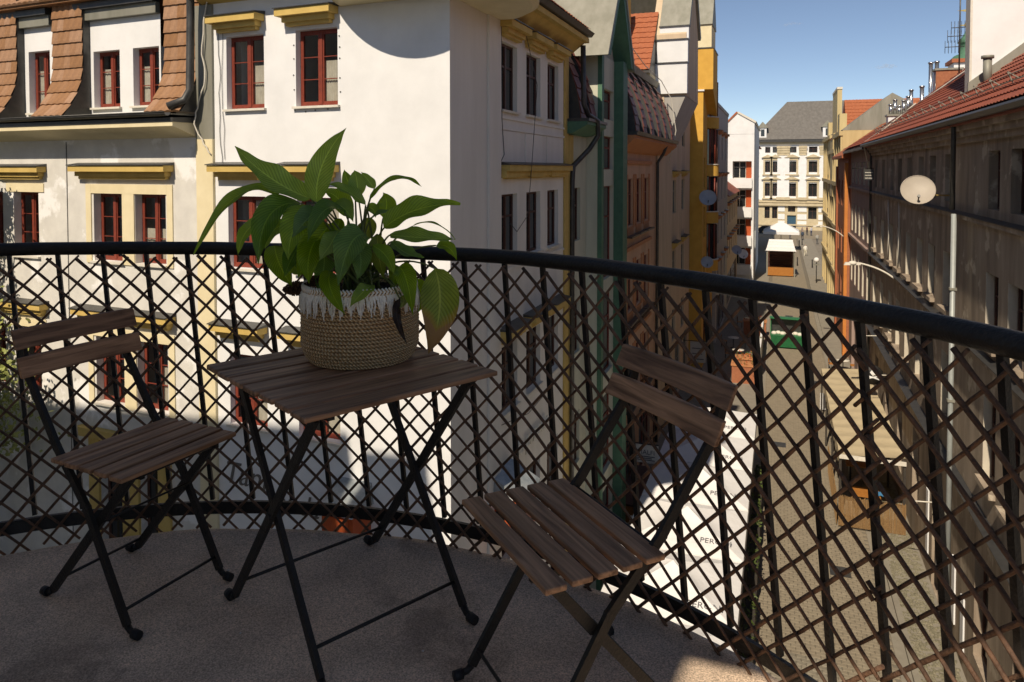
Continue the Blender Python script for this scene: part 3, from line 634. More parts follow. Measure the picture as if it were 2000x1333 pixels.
# eave: sloping soffit, fascia, gutter
m = MB(); m.prism([(0, 1.84), (-.52, 2.02), (-.60, 2.04), (-.60, 2.12), (0, 2.12)], X(17.5), X(5.68), 'x'); fa.part(m, 'eave_soffit', M['pale_yellow'])
m = MB(); m.prism([(.3, 2.123), (-.615, 2.123), (-.615, 2.2), (.3, 2.26)], X(17.5), X(5.66), 'x'); fa.part(m, 'eave_flashing', M['dark_zinc'])
m = MB()
for k in range(6):
    a0, a1 = pi + pi * k / 6, pi + pi * (k + 1) / 6
    m.quad(*[(x, -.68 + .075 * cos(a), 2.30 + .075 * sin(a)) for x, a in ((X(17.5), a0), (X(5.72), a0), (X(5.72), a1), (X(17.5), a1))])
    m.quad(*[(x, -.68 + .070 * cos(a), 2.30 + .070 * sin(a)) for x, a in ((X(17.5), a1), (X(5.72), a1), (X(5.72), a0), (X(17.5), a0))])
m.tube([(X(17.5), -.755, 2.30), (X(5.72), -.755, 2.30)], .012, 6)
gt = fa.part(m, 'gutter', M['dark_zinc'])
# dormer walls
dops = [(X(8.92), X(8.11), 2.55, 3.77), (X(7.71), X(6.95), 2.55, 3.77), (X(11.08), X(10.35), 2.5, 3.9)]
fa.wall(M['white_wall'], X(9.3), X(6.9), 2.30, 4.43, dops[:2], .2, 'dormer_wall', y=.22)
fa.wall(M['white_wall'], X(12.5), X(10.2), 2.30, 4.43, dops[2:], .2, 'dormer_wall', y=.22)
for a, b, c, d in dops: fa.win(a, b, c, d, 'red', y=.22, depth=.15, cur=rnd.choice([(.5, .97, .62), (.03, .5, .7)]))
fa.box('dormer_band', M['zinc'], X(9.3), X(6.9), .10, .21, 4.435, 4.66); fa.box('dormer_band', M['zinc'], X(12.5), X(10.2), .10, .21, 4.435, 4.66)
fa.box('dormer_band_cap', M['dark_zinc'], X(9.3), X(6.9), .02, .21, 4.662, 4.80); fa.box('dormer_band_cap', M['dark_zinc'], X(12.5), X(10.2), .02, .21, 4.662, 4.80)
fa.part(MB().hexa([(X(17.5), -.6, 2.262), (X(5.7), -.6, 2.262), (X(5.7), .42, 2.262), (X(17.5), .42, 2.262)], [(X(17.5), -.6, 2.275), (X(5.7), -.6, 2.275), (X(5.7), .42, 2.34), (X(17.5), .42, 2.34)]), 'dormer_sill_flashing', M['zinc'])
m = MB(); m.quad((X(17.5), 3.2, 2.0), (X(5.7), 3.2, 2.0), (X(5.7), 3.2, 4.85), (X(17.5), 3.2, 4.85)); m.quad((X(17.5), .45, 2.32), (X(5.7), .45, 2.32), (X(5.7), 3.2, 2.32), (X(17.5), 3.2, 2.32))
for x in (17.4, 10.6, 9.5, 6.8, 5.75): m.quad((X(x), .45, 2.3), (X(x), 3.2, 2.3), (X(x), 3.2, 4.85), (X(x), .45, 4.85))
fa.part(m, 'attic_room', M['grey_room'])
# tiled strips with a flared foot: profile (y, z)
def mprof(u):      # u 0 bottom .. 1 top
    z = 2.33 + 2.75 * u; y = .06 - .50 * max(0, 1 - u / .42) ** 2.0; return y, z
def tile_mesh(w, h, dz):
    m = MB(); n = 6; vs = []
    for zz, off in ((0, 0.036), (h, 0.0)):
        for k in range(n + 1):
            x = w * k / n; r = .028 * sin(pi * k / n) + (.014 if k == 0 else 0); vs.append((x, -off - r, zz))
    m.add(vs, [(k, k + 1, n + 2 + k, n + 1 + k) for k in range(n)], True)
    m.add([(0, 0, 0), (w, 0, 0)] + [vs[k] for k in range(n + 1)], [tuple([0] + [2 + k for k in range(n + 1)][::1] + [1])[::-1]])
    m.add([vs[0], vs[n + 1], (0, .005, h), (0, .005, 0)], [(0, 1, 2, 3)])
    return m.mesh('roof_tile')
tm_ = tile_mesh(.176, .36, 0); tm_.materials.append(M['tile_brown'])
strips = []
for (l, r) in ((9.98, 9.02), (6.58, 5.64), (12.15, 11.22)):
    st = fa.part(MB(), 'mansard_strip', M['dark_zinc']); strips.append(st)
    m = MB(); N = 14      # board and cheeks under the tiles
    for k in range(N):
        (y0, z0), (y1, z1) = mprof(k / N), mprof((k + 1) / N)
        m.quad((X(l), y0, z0), (X(r), y0, z0), (X(r), y1, z1), (X(l), y1, z1))
        for x in (X(l), X(r)): m.quad((x, y0, z0), (x, y1, z1), (x, .30, z1), (x, .30, z0))
    me = m.mesh('mansard_strip'); me.materials.append(M['dark_zinc']); st.data = me
    ncol = 5; wt = (l - r) / ncol; rows = 10
    for q in range(rows):
        u0 = q / rows; (y0, z0), (y1, z1) = mprof(u0), mprof(u0 + 1 / rows); ang = math.atan2(y1 - y0, z1 - z0); ln = sqrt((y1 - y0) ** 2 + (z1 - z0) ** 2)
        for c in range(ncol):
            o = mobj('roof_tile', tm_, st); o.matrix_basis = Matrix.Translation((X(l) + c * wt, y0 - .004, z0 - .01)) @ Matrix.Rotation(-ang, 4, 'X') @ Matrix.Diagonal((wt / .176 * .985, 1, (ln + .03) / .36, 1))
# main roof above the dormers
rf = fa.part(MB().prism([(-.12, 4.82), (-.12, 4.90), (3.4, 7.2), (7.0, 5.0), (7.0, 4.82)], X(17.5), X(5.7), 'x'), 'upper_roof', M['tile_brown'])
for q in range(3):
    for c in range(64):
        o = mobj('roof_tile', tm_, rf); o.matrix_basis = Matrix.Translation((X(17.3) + c * .18, -.16 + q * .28, 4.87 + q * .183)) @ Matrix.Rotation(-radians(57), 4, 'X')
# downpipe and loose cables at the joint
fa.part(MB().tube([(X(5.1), -.25, 4.85), (X(5.3), -.30, 4.80), (X(5.50), -.30, 4.6), (X(5.52), -.28, 4.2), (X(5.54), -.30, 2.75), (X(5.6), -.38, 2.55), (X(5.85), -.55, 2.42)], .075, 12), 'downpipe', M['dark_zinc'])
# ---------------- the white corner building
B = thing('white_corner_building', 'white plastered corner building with round oriel, ochre window hoods and red casements', 'building', (C0.x, C0.y, GZ))
fb = Facade(B, 0, 0, -TH); fb.m = Matrix.Translation((0, 0, -GZ)) @ fb.m
fs = Facade(B, 0, 0, pi / 2); fs.m = Matrix.Translation((0, 0, -GZ)) @ fs.m
ops = []
for zt in (3.77, .69, -2.39):
    for a, b in ((4.90, 3.97), (3.22, 2.28)): ops.append((X(a), X(b), zt - 1.40, zt))
gops = [(X(4.6), X(3.0), -11.25, -8.6)]
fb.wall(M['white_wall'], X(5.22), 0, GZ, 4.43, ops + gops, .20)
for (a, b, c, d) in ops: fb.win(a, b, c, d, 'red', depth=.13, cur=(.58, .84, .60) if c > 2 else rnd.choice([(.03, .42, .9), (.56, .97, .93), (.03, .97, .55)]))
for (a, b, c, d) in gops: fb.win(a, b, c, d, 'brown', depth=.15, sill=False)
for zt in (3.77, .69, -2.39):
    for a, b in ((4.90, 3.97), (3.22, 2.28)): fb.hood(X(a + .28), X(b - .04), zt + .40 + (.24 if zt < 2 else 0), M['yellow'], .28)
for k, (x, z) in enumerate([(3.26, 3.5), (3.26, 3.25), (3.27, 2.95), (3.26, 2.68), (3.25, 2.30), (3.0, 2.27), (2.78, 2.29), (2.5, 2.30), (2.24, 2.33), (2.22, 2.6), (2.23, 2.85), (2.23, 3.2), (2.24, 3.6), (2.23, 3.4)]):
    fb.part(MB().tube([(X(x), -.012, z), (X(x), .01, z)], .013, 8), 'anchor_bolt', M['dark_zinc'])
fb.box('corner_pilaster', M['pale_yellow'], X(5.66), X(5.225), -.06, .3, GZ, 1.80)
fb.box('corner_cladding', M['zinc'], X(5.66), X(5.225), -.05, .3, 1.802, 4.42)
m = MB(); m.prism([(0, 4.433), (-.34, 4.56), (-.46, 4.56), (-.46, 4.66), (0, 4.66)], X(5.5), 0, 'x'); fb.part(m, 'eave_soffit', M['yellow'])
# side facade towards the street
S1 = 7.1
sops = []
for zt in (3.76, .70, -2.38, -5.45):
    for a, b in ((2.43, 3.36), (3.95, 4.95), (5.5, 6.42)): sops.append((a, b, zt - 1.36, zt))
gs = [(2.6, 3.6, -11.25, -8.4), (4.3, 5.1, -11.25, -8.4), (5.8, 6.6, -11.25, -8.4)]
fs.wall(M['side_wall'], .003, S1, GZ, 4.6, sops + gs, .17)
m = MB(); m.quad((S1, 0, GZ), (S1, 0, 4.6), (S1, 4.8, 4.6), (S1, 4.8, GZ)); m.quad((.6, 4.8, GZ), (.6, 4.8, 4.6), (S1, 4.8, 4.6), (S1, 4.8, GZ)); m.quad((.55, .05, 4.6), (S1, .05, 4.6), (S1, 4.8, 4.6), (.55, 4.8, 4.6))
fs.part(m, 'rear_wall', M['side_wall'])
for (a, b, c, d) in sops + gs: fs.win(a, b, c, d, 'brown', depth=.10, sill=c > -8)
fs.box('corner_pier', M['side_wall'], 1.66, 2.28, -.05, -.002, GZ, 4.5)
for z in (2.22, 2.0, -.86): fs.box('string_moulding', M['side_wall'], 2.32, S1 - .05, -.03, -.002, z, z + .05)
for a, b in ((2.43, 3.36), (3.95, 4.95), (5.5, 6.42)):
    fs.box('wall_panel', M['side_wall'], a - .1, b + .1, -.022, -.002, 1.36, 1.98)
    for zt in (3.76, -2.38): fs.hood(a - .22, b + .12, zt + .42, M['yellow'], .3)
    fs.box('bracket', M['yellow'], a - .1, b - .1, -.14, -.002, 1.04, 1.18)
fs.hood(2.36, S1 - .02, 1.34, M['yellow'], .20)
fs.box('ochre_corner_strip', M['yellow'], S1 - .24, S1 + .12, -.045, -.003, GZ, 4.35)
m = MB(); m.prism([(0, 4.20), (-.10, 4.22), (-.42, 4.46), (-.55, 4.46), (-.55, 4.58), (0, 4.58)], 2.35, S1 + .25, 'x'); fs.part(m, 'cornice', M['yellow'])
m = MB(); m.prism([(0, 4.602), (-.62, 4.602), (-.70, 4.70), (-.62, 4.74), (0, 4.74)], 2.2, S1 + .25, 'x'); fs.part(m, 'gutter', M['dark_zinc'])
def tiled_slope(fac, x0, x1, prof, mat, pitch_u=.30, wave=.22, name='roof', amp=.03):
    """slope of pantiles as one corrugated, stepped sheet; prof = (y0,z0)->(y1,z1)"""
    (y0, z0), (y1, z1) = prof; L_ = sqrt((y1 - y0) ** 2 + (z1 - z0) ** 2); rows = max(2, int(L_ / pitch_u)); nx = max(4, int((x1 - x0) / wave) * 4)
    ny, nz = -(z1 - z0) / L_, (y1 - y0) / L_; m = MB(); vs = []
    for r in range(rows):
        for e in (0, 1):
            u = (r + e) / rows; lift = (.035 if e == 0 else 0.0)
            for k in range(nx + 1):
                x = x0 + (x1 - x0) * k / nx; hgt = lift + amp * abs(sin(pi * (x - x0) / wave)) + .005
                vs.append((x, y0 + (y1 - y0) * u + ny * hgt, z0 + (z1 - z0) * u + nz * hgt))
    fs_ = []
    for r in range(2 * rows - 1):
        for k in range(nx): a = r * (nx + 1) + k; fs_.append((a, a + 1, a + nx + 2, a + nx + 1))
    m.add(vs, fs_, False)
    return fac.part(m, name, mat, kind='stuff')
fs.part(MB().prism([(-.55, 4.745), (3.0, 7.6), (4.8, 7.6), (4.8, 4.745)], 2.3, S1 + .2, 'x'), 'roof_body', M['dark_zinc'])
tiled_slope(fs, 2.3, S1 + .2, ((-.56, 4.76), (3.0, 7.62)), M['tile_orange'], name='roof_tiles')
fs.box('roof_chimney', M['side_wall'], 5.6, 6.3, .8, 1.5, 5.6, 7.6)
# round oriel whose belly throws the curved shadow
OC = (-.62, .80); OR = 1.84; OZ = 4.12
def uloc(z): return z - GZ
m = MB(); m.lathe([(.01, uloc(OZ)), (OR - .12, uloc(OZ)), (OR, uloc(OZ + .06)), (OR, uloc(OZ + .22)), (OR - .08, uloc(OZ + .26)), (OR - .08, uloc(OZ + 3.0)), (OR + .1, uloc(OZ + 3.1)), (.01, uloc(OZ + 4.6))], 64, OC, False)
orl = m.build('round_oriel', M['pale_yellow'], B)
# cables on the white wall
for pts, r in (([(5.30, -.07, 4.6), (5.42, -.12, 3.6), (5.34, -.10, 3.0), (5.55, -.12, 2.4), (5.62, -.15, 2.1), (5.4, -.10, 1.7), (5.25, -.08, 1.5)], .014), ([(5.12, -.02, 4.2), (5.05, -.02, 3.2), (5.08, -.02, 2.2), (5.02, -.02, 1.2)], .006), ([(4.98, -.02, 4.2), (4.99, -.02, 2.6), (4.95, -.02, 1.4)], .005)):
    q = []; 
    for a, b in zip(pts, pts[1:]):
        for k in range(4): t = k / 4; q.append(tuple(a[i] + (b[i] - a[i]) * t + (.02 * sin(k * 2.1 + a[2] * 5) if i == 0 else 0) for i in range(3)))
    q.append(pts[-1]); fb.part(MB().tube([(X(p[0]), p[1], p[2]) for p in q], r, 6), 'cable', M['sill'] if r > .01 else M['dark_zinc'])
for pts in ([(2.3, -.04, 4.4), (2.35, -.04, 2.2), (2.5, -.03, 1.5), (2.3, -.03, 1.35)], [(3.6, -.04, 4.4), (3.7, -.33, 3.0), (3.65, -.22, 1.2), (3.9, -.05, 0.2), (3.2, -.05, -.1), (2.8, -.05, .1)], [(2.3, -.03, -3.9), (4.0, -.03, -4.2), (S1, -.03, -4.0)]):
    fs.part(MB().tube(pts, .008, 6), 'cable', M['dark_zinc'])
# painted lettering
ink = plain('faded grey paint', (.16, .14, .12), .9); pale = plain('pale lettering', (.75, .72, .62), .8)
for txt, x, z, sz, rot in (('Tani', 4.55, -4.78, .62, 0), ('buda', 3.3, -5.12, .55, 0)):
    o = mobj('wall_lettering', text_mesh(txt, sz, .012, .25), B); o.data.materials.append(ink); o.matrix_basis = fb.m @ Matrix.Translation((X(x), -.012, z)) @ Matrix.Rotation(pi / 2, 4, 'X')
o = mobj('wall_lettering', text_mesh('do przodu', .55, .03, .25), B); o.data.materials.append(pale); o.matrix_basis = fs.m @ Matrix.Translation((4.2, -.05, -4.75)) @ Matrix.Rotation(pi / 2, 4, 'X')
# small lantern-like awning boxes over the doors of the white building
M['orange_paint'] = mottled('orange red paint', (.50,.10,.03), (.42,.08,.028), 6, .55, .08, 50)
def awning_box(fac, x0, x1, z0, zt, label):
    p = fac.m @ Vector((x0, 0, z0)); ox = B.location
    o = thing('awning_box', label, 'awning', (ox.x + p.x, ox.y + p.y, p.z + GZ), math.atan2(fac.m[1][0], fac.m[0][0]), 'orange awning boxes on the white building'); w = x1 - x0
    MB().box(0, w, -.55, -.005, 0, zt - z0 - .16).build('body', M['orange_paint'], o)
    MB().hexa([(-.06, -.66, zt - z0 - .155), (w + .06, -.66, zt - z0 - .155), (w + .06, -.004, zt - z0 - .155), (-.06, -.004, zt - z0 - .155)], [(-.02, -.6, zt - z0 - .10), (w + .02, -.6, zt - z0 - .10), (w + .02, -.004, zt - z0 + .22), (-.02, -.004, zt - z0 + .22)]).build('glazed_top', M['zinc_glass'], o)
    MB().box(.08, w - .08, -.57, -.552, .06, zt - z0 - .24).build('front_panel', M['orange_paint'], o)
M['zinc_glass'] = mottled('wired roof glass', (.20,.23,.24), (.34,.36,.36), 4, .25, .2, 30, spec=.6)
awning_box(fb, X(2.28), X(1.62), -5.5, -4.62, 'orange awning box with grey glazed top on the sunlit front of the white building')
awning_box(fs, 1.9, 2.9, -6.1, -5.0, 'orange awning box with grey glazed top on the shaded street side of the white building')
# ================================================================ LEFT ROW BEYOND THE WHITE BUILDING
def left_house(name, label, X0, Y0, Y1, mat, ztop, ops, kinds, depth=.15, back=8.0, gz=GZ):
    t = thing(name, label, 'building', (X0, Y0, gz))
    f = Facade(t, 0, 0, pi / 2); f.m = Matrix.Translation((0, 0, -gz)) @ f.m
    f.wall(mat, 0.01, Y1 - Y0 - .01, gz, ztop, ops, depth, back=back)
    for o, k in zip(ops, kinds if isinstance(kinds, list) else [kinds] * len(ops)): f.win(*o, k, depth=depth - .06, sill=False)
    return t, f
M['pale_green'] = mottled('pale green plaster', (.60,.60,.48), (.50,.50,.395), 2, .9, .15, 40, streak=True)
M['green'] = mottled('dark green paint', (.085,.20,.125), (.065,.155,.098), 4, .6, .1, 50)
M['salmon'] = mottled('salmon plaster', (.68,.42,.27), (.56,.345,.22), 2, .9, .15, 40, streak=True)
M['terracotta'] = mottled('terracotta paint', (.56,.24,.105), (.48,.20,.09), 3, .8, .12, 50)
M['beige'] = mottled('beige plaster', (.66,.51,.35), (.54,.41,.28), 1.6, .9, .15, 40, streak=True)
M['amber'] = mottled('amber plaster', (.70,.40,.085), (.62,.345,.07), 2, .88, .12, 40)
M['grey_wall'] = mottled('grey concrete plaster', (.46,.44,.40), (.38,.36,.33), 1.5, .9, .15, 40, streak=True)
# --- green house with the pointed gable
Y0, Y1 = 18.33, 24.68
ops = []
for zt in (.70, -2.4, -5.5):
    ops += [(.72, 1.45, zt - 1.45, zt), (5.25, 6.05, zt - 1.45, zt)]
ops += [(.6, 2.0, -11.25, -8.6), (5.2, 6.1, -11.25, -8.6)]
G, g = left_house('green_gabled_house', 'pale green house with a dark green bay and pointed zinc gable', -5.2, Y0, Y1, M['pale_green'], 2.2, ops, 'brown')
bops = [(2.42, 4.30, 2.7, 3.6), (2.42, 4.30, -.2 + -1.9, .70), (2.42, 4.30, -5.0, -2.5), (2.42, 4.30, 1.2, 2.2), (2.42, 4.3, -8.0, -5.6), (2.42, 4.3, -11.2, -8.5)]
m = MB(); 
g.wall(M['pale_green'], 2.15, 4.95, GZ, 4.55, bops, .2, 'bay_wall', y=-.32)
g.part(MB().quad((2.15, -.32, GZ), (2.15, -.32, 4.55), (2.15, 0.3, 4.55), (2.15, .3, GZ)), 'bay_side', M['pale_green'])
g.part(MB().quad((4.95, -.32, GZ), (4.95, .3, GZ), (4.95, .3, 4.55), (4.95, -.32, 4.55)), 'bay_side', M['pale_green'])
for o in bops: g.win(*o, 'redd', y=-.32, depth=.12, sill=False)
g.box('green_pilaster', M['green'], 2.14, 2.40, -.45, -.325, GZ, 4.55); g.box('green_pilaster', M['green'], 4.32, 5.0, -.62, -.325, GZ, 4.55)
# deep pointed hood of the gable
def gable_hood(f, x0, x1, zb, za, y0, y1, th, mat, name):
    xm = (x0 + x1) / 2; m = MB()
    for sx in (x0, x1):
        d = 1 if sx == x0 else -1
        lo = [(sx - d * .05, y0, zb), (sx + d * th, y0, zb), (sx + d * th, y1, zb), (sx - d * .05, y1, zb)]
        hi = [(xm, y0, za + .12), (xm, y0, za - .35), (xm, y1, za - .35), (xm, y1, za + .12)]
        m.hexa(lo, hi)
    return f.part(m, name, mat)
gable_hood(g, 1.6, 5.3, 4.4, 7.05, -.75, .4, .32, M['green'], 'gable_hood')
g.part(MB().prism([(1.5, 4.35), (3.45, 7.22), (5.4, 4.35)], -.72, 4.0, 'y'), 'gable_infill', M['pale_green']) if False else None
m = MB(); m.hexa([(1.42, -.78, 4.34), (1.55, -.78, 4.34), (1.55, 4.0, 4.34), (1.42, 4.0, 4.34)], [(3.40, -.78, 7.22), (3.45, -.78, 7.12), (3.45, 4, 7.12), (3.40, 4, 7.22)]); m.hexa([(5.35, -.78, 4.34), (5.48, -.78, 4.34), (5.48, 4.0, 4.34), (5.35, 4.0, 4.34)], [(3.45, -.78, 7.12), (3.50, -.78, 7.22), (3.50, 4, 7.22), (3.45, 4, 7.12)])
g.part(m, 'gable_roof', M['zinc'])
g.part(MB().prism([(1.65, 4.4), (3.45, 7.0), (5.25, 4.4)], -.20, .2, 'y'), 'gable_wall', M['pale_green'])
def mansard(f, x0, x1, z0, z1, strips, y0=-.30, y1=.75, wide=.62):
    """steep dark roof with flared tiled strips between recessed dark windows"""
    m = MB(); N = 10
    def pr(u): return (y0 + (y1 - y0) * u ** 1.9 if u > 0 else y0, z0 + (z1 - z0) * u)
    f.part(MB().prism([(.2, z0), (.2, z0 + .02), (1.2, z1), (3.2, z1 + 2.4), (6.0, z1), (6.0, z0)], x0, x1, 'x'), 'mansard_body', M['dark_zinc'])
    for xs in strips:
        m = MB(); vs = []
        for k in range(N * 2 + 1):
            y, z = pr(k / (N * 2)); vs += [(xs, y, z), (xs + wide, y, z), (xs + wide, 1.2, z), (xs, 1.2, z)]
        for k in range(N * 2):
            a = k * 4; m.add([], []); 
        m.add(vs, [q for k in range(N * 2) for q in ((k*4, k*4+1, k*4+5, k*4+4), (k*4+1, k*4+2, k*4+6, k*4+5), (k*4+3, k*4, k*4+4, k*4+7))])
        st = f.part(m, 'mansard_strip', M['dark_zinc'])
        rows = 8
        for r in range(rows):
            (ya, za), (yb, zb) = pr(r / rows), pr((r + 1) / rows)
            for c in range(2):
                w = wide / 2; m = MB()
                m.hexa([(xs + c * w + .004, ya - .05, za), (xs + c * w + w - .004, ya - .05, za), (xs + c * w + w - .004, ya - .003, za), (xs + c * w + .004, ya - .003, za)],
                       [(xs + c * w + .004, yb - .018, zb - .01), (xs + c * w + w - .004, yb - .018, zb - .01), (xs + c * w + w - .004, yb - .003, zb), (xs + c * w + .004, yb - .003, zb)])
                m.build('roof_tile', M['tile_dark'], st)
mansard(g, .02, Y1 - Y0 - .02, 2.36, 5.0, [.25, 1.35], -.32, .55, .55)
g.part(MB().prism([(0, 2.12), (-.18, 2.14), (-.52, 2.32), (-.58, 2.36), (-.58, 2.44), (.2, 2.44)], -.05, 2.10, 'x'), 'eave_ledge', M['green'])
g.part(MB().prism([(.1, 2.445), (-.62, 2.445), (-.62, 2.52), (.1, 2.52)], -.05, 2.1, 'x'), 'gutter', M['dark_zinc'])
g.part(MB().tube([(.18, -.4, 4.4), (.2, -.42, 2.9), (.34, -.5, 2.62), (.9, -.62, 2.5), (.95, -.62, 2.1), (.9, -.4, 1.75), (.3, -.12, 1.3), (.25, -.1, .9), (.25, -.1, -11)], .07, 8), 'downpipe', M['dark_zinc'])
tiled_slope(g, 0.0, 1.5, ((.55, 5.0), (3.0, 7.2)), M['tile_orange'], name='roof_tiles')
g.box('ochre_strip', M['yellow'], .14, .55, -.05, -.003, GZ, 2.1); g.box('terracotta_strip', M['terracotta'], 6.02, 6.33, -.06, -.003, GZ, 2.1)
# --- salmon house with the red tiled mansard
Y0, Y1 = 24.72, 35.38
ops = []
for zt in (.85, -2.35, -5.6):
    for a in (1.75, 3.45, 5.2): ops.append((a, a + 1.15, zt - 1.75, zt))
ops += [(1.2, 3.4, -11.2, -8.5), (4.4, 7.0, -11.2, -8.5), (8.0, 9.6, -11.2, -8.5)]
D, d = left_house('salmon_mansard_house', 'salmon house with terracotta window frames below a steep red tiled mansard', -5.2, Y0, Y1, M['salmon'], 2.3, ops, 'redd')
for zt in (.85, -2.35, -5.6):
    for a in (1.75, 3.45, 5.2):
        for q in ((a - .14, a - .003, zt - 1.85, zt + .16), (a + 1.153, a + 1.29, zt - 1.85, zt + .16)): d.box('window_surround', M['terracotta'], q[0], q[1], -.04, -.003, q[2], q[3])
        d.box('window_apron', M['terracotta'], a, a + 1.15, -.03, -.003, zt - 2.1, zt - 1.80); d.box('window_ledge', M['dark_zinc'], a - .2, a + 1.35, -.24, -.003, zt - 2.16, zt - 2.10)
    d.box('string_course', M['terracotta'], 1.4, 6.8, -.09, -.003, zt + .55, zt + .68)
d.box('terracotta_pier', M['terracotta'], .06, 1.1, -.10, -.003, GZ, 2.28); d.box('ochre_pier', M['beige'], 8.3, 10.6, -.07, -.003, GZ, 2.28)
d.part(MB().prism([(0, 1.80), (-.15, 1.84), (-.62, 2.25), (-.62, 2.36), (0, 2.36)], -.1, 10.6, 'x'), 'eave_soffit', M['terracotta'])
d.part(MB().prism([(.2, 2.365), (-.68, 2.365), (-.72, 2.50), (.2, 2.50)], -.1, 10.65, 'x'), 'gutter', M['dark_zinc'])
d.part(MB().tube([(7.9, -.55, 2.3), (7.95, -.4, 1.9), (7.95, -.14, 1.5), (7.95, -.14, -11)], .07, 8), 'downpipe', M['dark_zinc'])
mansard(d, .0, 10.64, 2.42, 5.05, [.35, 1.9, 3.6, 5.4, 7.3, 9.3], -.55, .35, .72)
d.part(MB().hexa([(0, .3, 5.06), (10.64, .3, 5.06), (10.64, .6, 5.06), (0, .6, 5.06)], [(0, .2, 5.3), (10.64, .2, 5.3), (10.64, .6, 5.3), (0, .6, 5.3)]), 'roof_edge', M['zinc'])
tiled_slope(d, 0, 8.6, ((.35, 5.3), (3.2, 7.9)), M['tile_orange'], name='roof_tiles')
for x in (1.5, 4.4, 7.4): d.part(MB().hexa([(x, 1.0, 5.98), (x + .8, 1.0, 5.98), (x + .8, 2.0, 6.88), (x, 2.0, 6.88)], [(x, .94, 6.10), (x + .8, .94, 6.10), (x + .8, 1.94, 7.0), (x, 1.94, 7.0)]), 'skylight', M['zinc_glass'])
d.part(MB().tube([(.1, .3, 6.4), (6.5, .2, 5.6), (9.8, .0, 5.3), (10.2, -.4, 4.5), (10.3, -.62, 3.0), (10.4, -.3, 1.5)], .02, 6), 'cable', M['sill'])
# firewall and rooftop box showing above
d.part(MB().prism([(2.0, 6.2), (2.0, 9.6), (3.5, 9.6), (8.2, 6.6), (8.2, 6.2)], 2.9, 3.3, 'y'), 'firewall', M['pale_yellow'])
d.box('rooftop_box', M['yellow'], 9.6, 10.6, 1.6, 3.0, 7.2, 9.4)
# rear orange roof rising behind, seen end on
RB = thing('rear_roof_house', 'rear house with bright orange tiled roof rising between the salmon house and the zinc gable', 'building', (-8.6, 29.6, GZ))
rfac = Facade(RB, 0, 0, 0); rfac.m = Matrix.Translation((0, 0, -GZ)) @ rfac.m
rfac.part(MB().box(-4, 3.0, 4.2, 6, GZ, 5.6), 'wall', M['pale_yellow'])
rfac.part(MB().prism([(4.0, 5.6), (4.0, 5.7), (6.6, 8.8), (8, 8), (8, 5.6)], -4, 3.0, 'x'), 'roof_body', M['dark_zinc'])
tiled_slope(rfac, -4, 3.0, ((4.0, 5.72), (6.6, 8.84)), M['tile_orange'], .36, .26, 'roof_tiles')
# --- beige house with stepped white flank
Y0, Y1 = 35.42, 46.3
ops = []
for zt, h in ((4.2, 1.7), (.62, 1.75), (-3.1, 1.8), (-6.2, 1.7)):
    for a in (3.2, 6.9): ops.append((a, a + 1.3, zt - h, zt))
for a in (1.2, 4.5, 8): ops.append((a, a + 2.0, -11.2, -8.4))
E_, e = left_house('beige_gabled_house', 'tall beige house with stepped white flank and steep zinc gable', -5.2, Y0, Y1, M['beige'], 6.2, ops, 'grey', back=6.0)
for zt in (4.2, .62, -3.1): 
    for a in (3.2, 6.9): e.hood(a - .2, a + 1.5, zt + .5, M['yellow'], .28)
# corbelled gable block standing out over the street, its flank in stepped white panels
e.part(MB().prism([(.0, 4.7), (.0, 7.6), (.5, 8.3), (2.6, 11.2), (5.2, 8.3), (5.4, 4.7)], -1.02, .6, 'y'), 'gable_block', M['beige'])
e.part(MB().hexa([(.9, -1.02, 2.6), (4.6, -.05, 2.6), (4.6, .1, 2.6), (.9, .1, 2.6)], [(.02, -1.0, 4.69), (5.38, -1.0, 4.69), (5.38, .1, 4.69), (.02, .1, 4.69)]), 'corbel', M['zinc']) if False else e.part(MB().hexa([(.3, -.12, 2.7), (5.0, -.12, 2.7), (5.0, .1, 2.7), (.3, .1, 2.7)], [(.02, -1.0, 4.69), (5.38, -1.0, 4.69), (5.38, .1, 4.69), (.02, .1, 4.69)]), 'corbel', M['grey_wall'])
for (x, y0, y1, z0, z1) in ((-.05, -1.08, .42, 4.78, 6.20), (.0, -1.10, .34, 6.27, 7.30), (.14, -1.12, .24, 7.37, 7.95)):
    e.part(MB().box(x - .08, x + .3, y0, y1, z0, z1), 'white_flank_panel', M['white_wall']); e.box('panel_cap', M['dark_zinc'], x - .14, x + .3, y0 - .03, y1 + .03, z1 + .002, z1 + .06)
e.part(MB().hexa([(.05, -1.15, 7.98), (.4, -1.15, 7.98), (.4, .25, 7.98), (.05, .25, 7.98)], [(2.5, -1.15, 11.5), (2.7, -1.15, 11.25), (2.7, .25, 11.25), (2.5, .25, 11.5)]), 'gable_roof', M['zinc'])
e.part(MB().hexa([(2.6, -1.15, 11.3), (2.7, -1.15, 11.5), (2.7, 4, 11.5), (2.6, 4, 11.3)], [(5.3, -1.15, 8.1), (5.6, -1.15, 8.3), (5.6, 4, 8.3), (5.3, 4, 8.1)]), 'gable_roof', M['zinc'])
e.part(MB().prism([(.0, 6.22), (3.0, 8.6), (6, 6.22)], 5.5, 10.8, 'x'), 'rear_roof', M['tile_dark'])
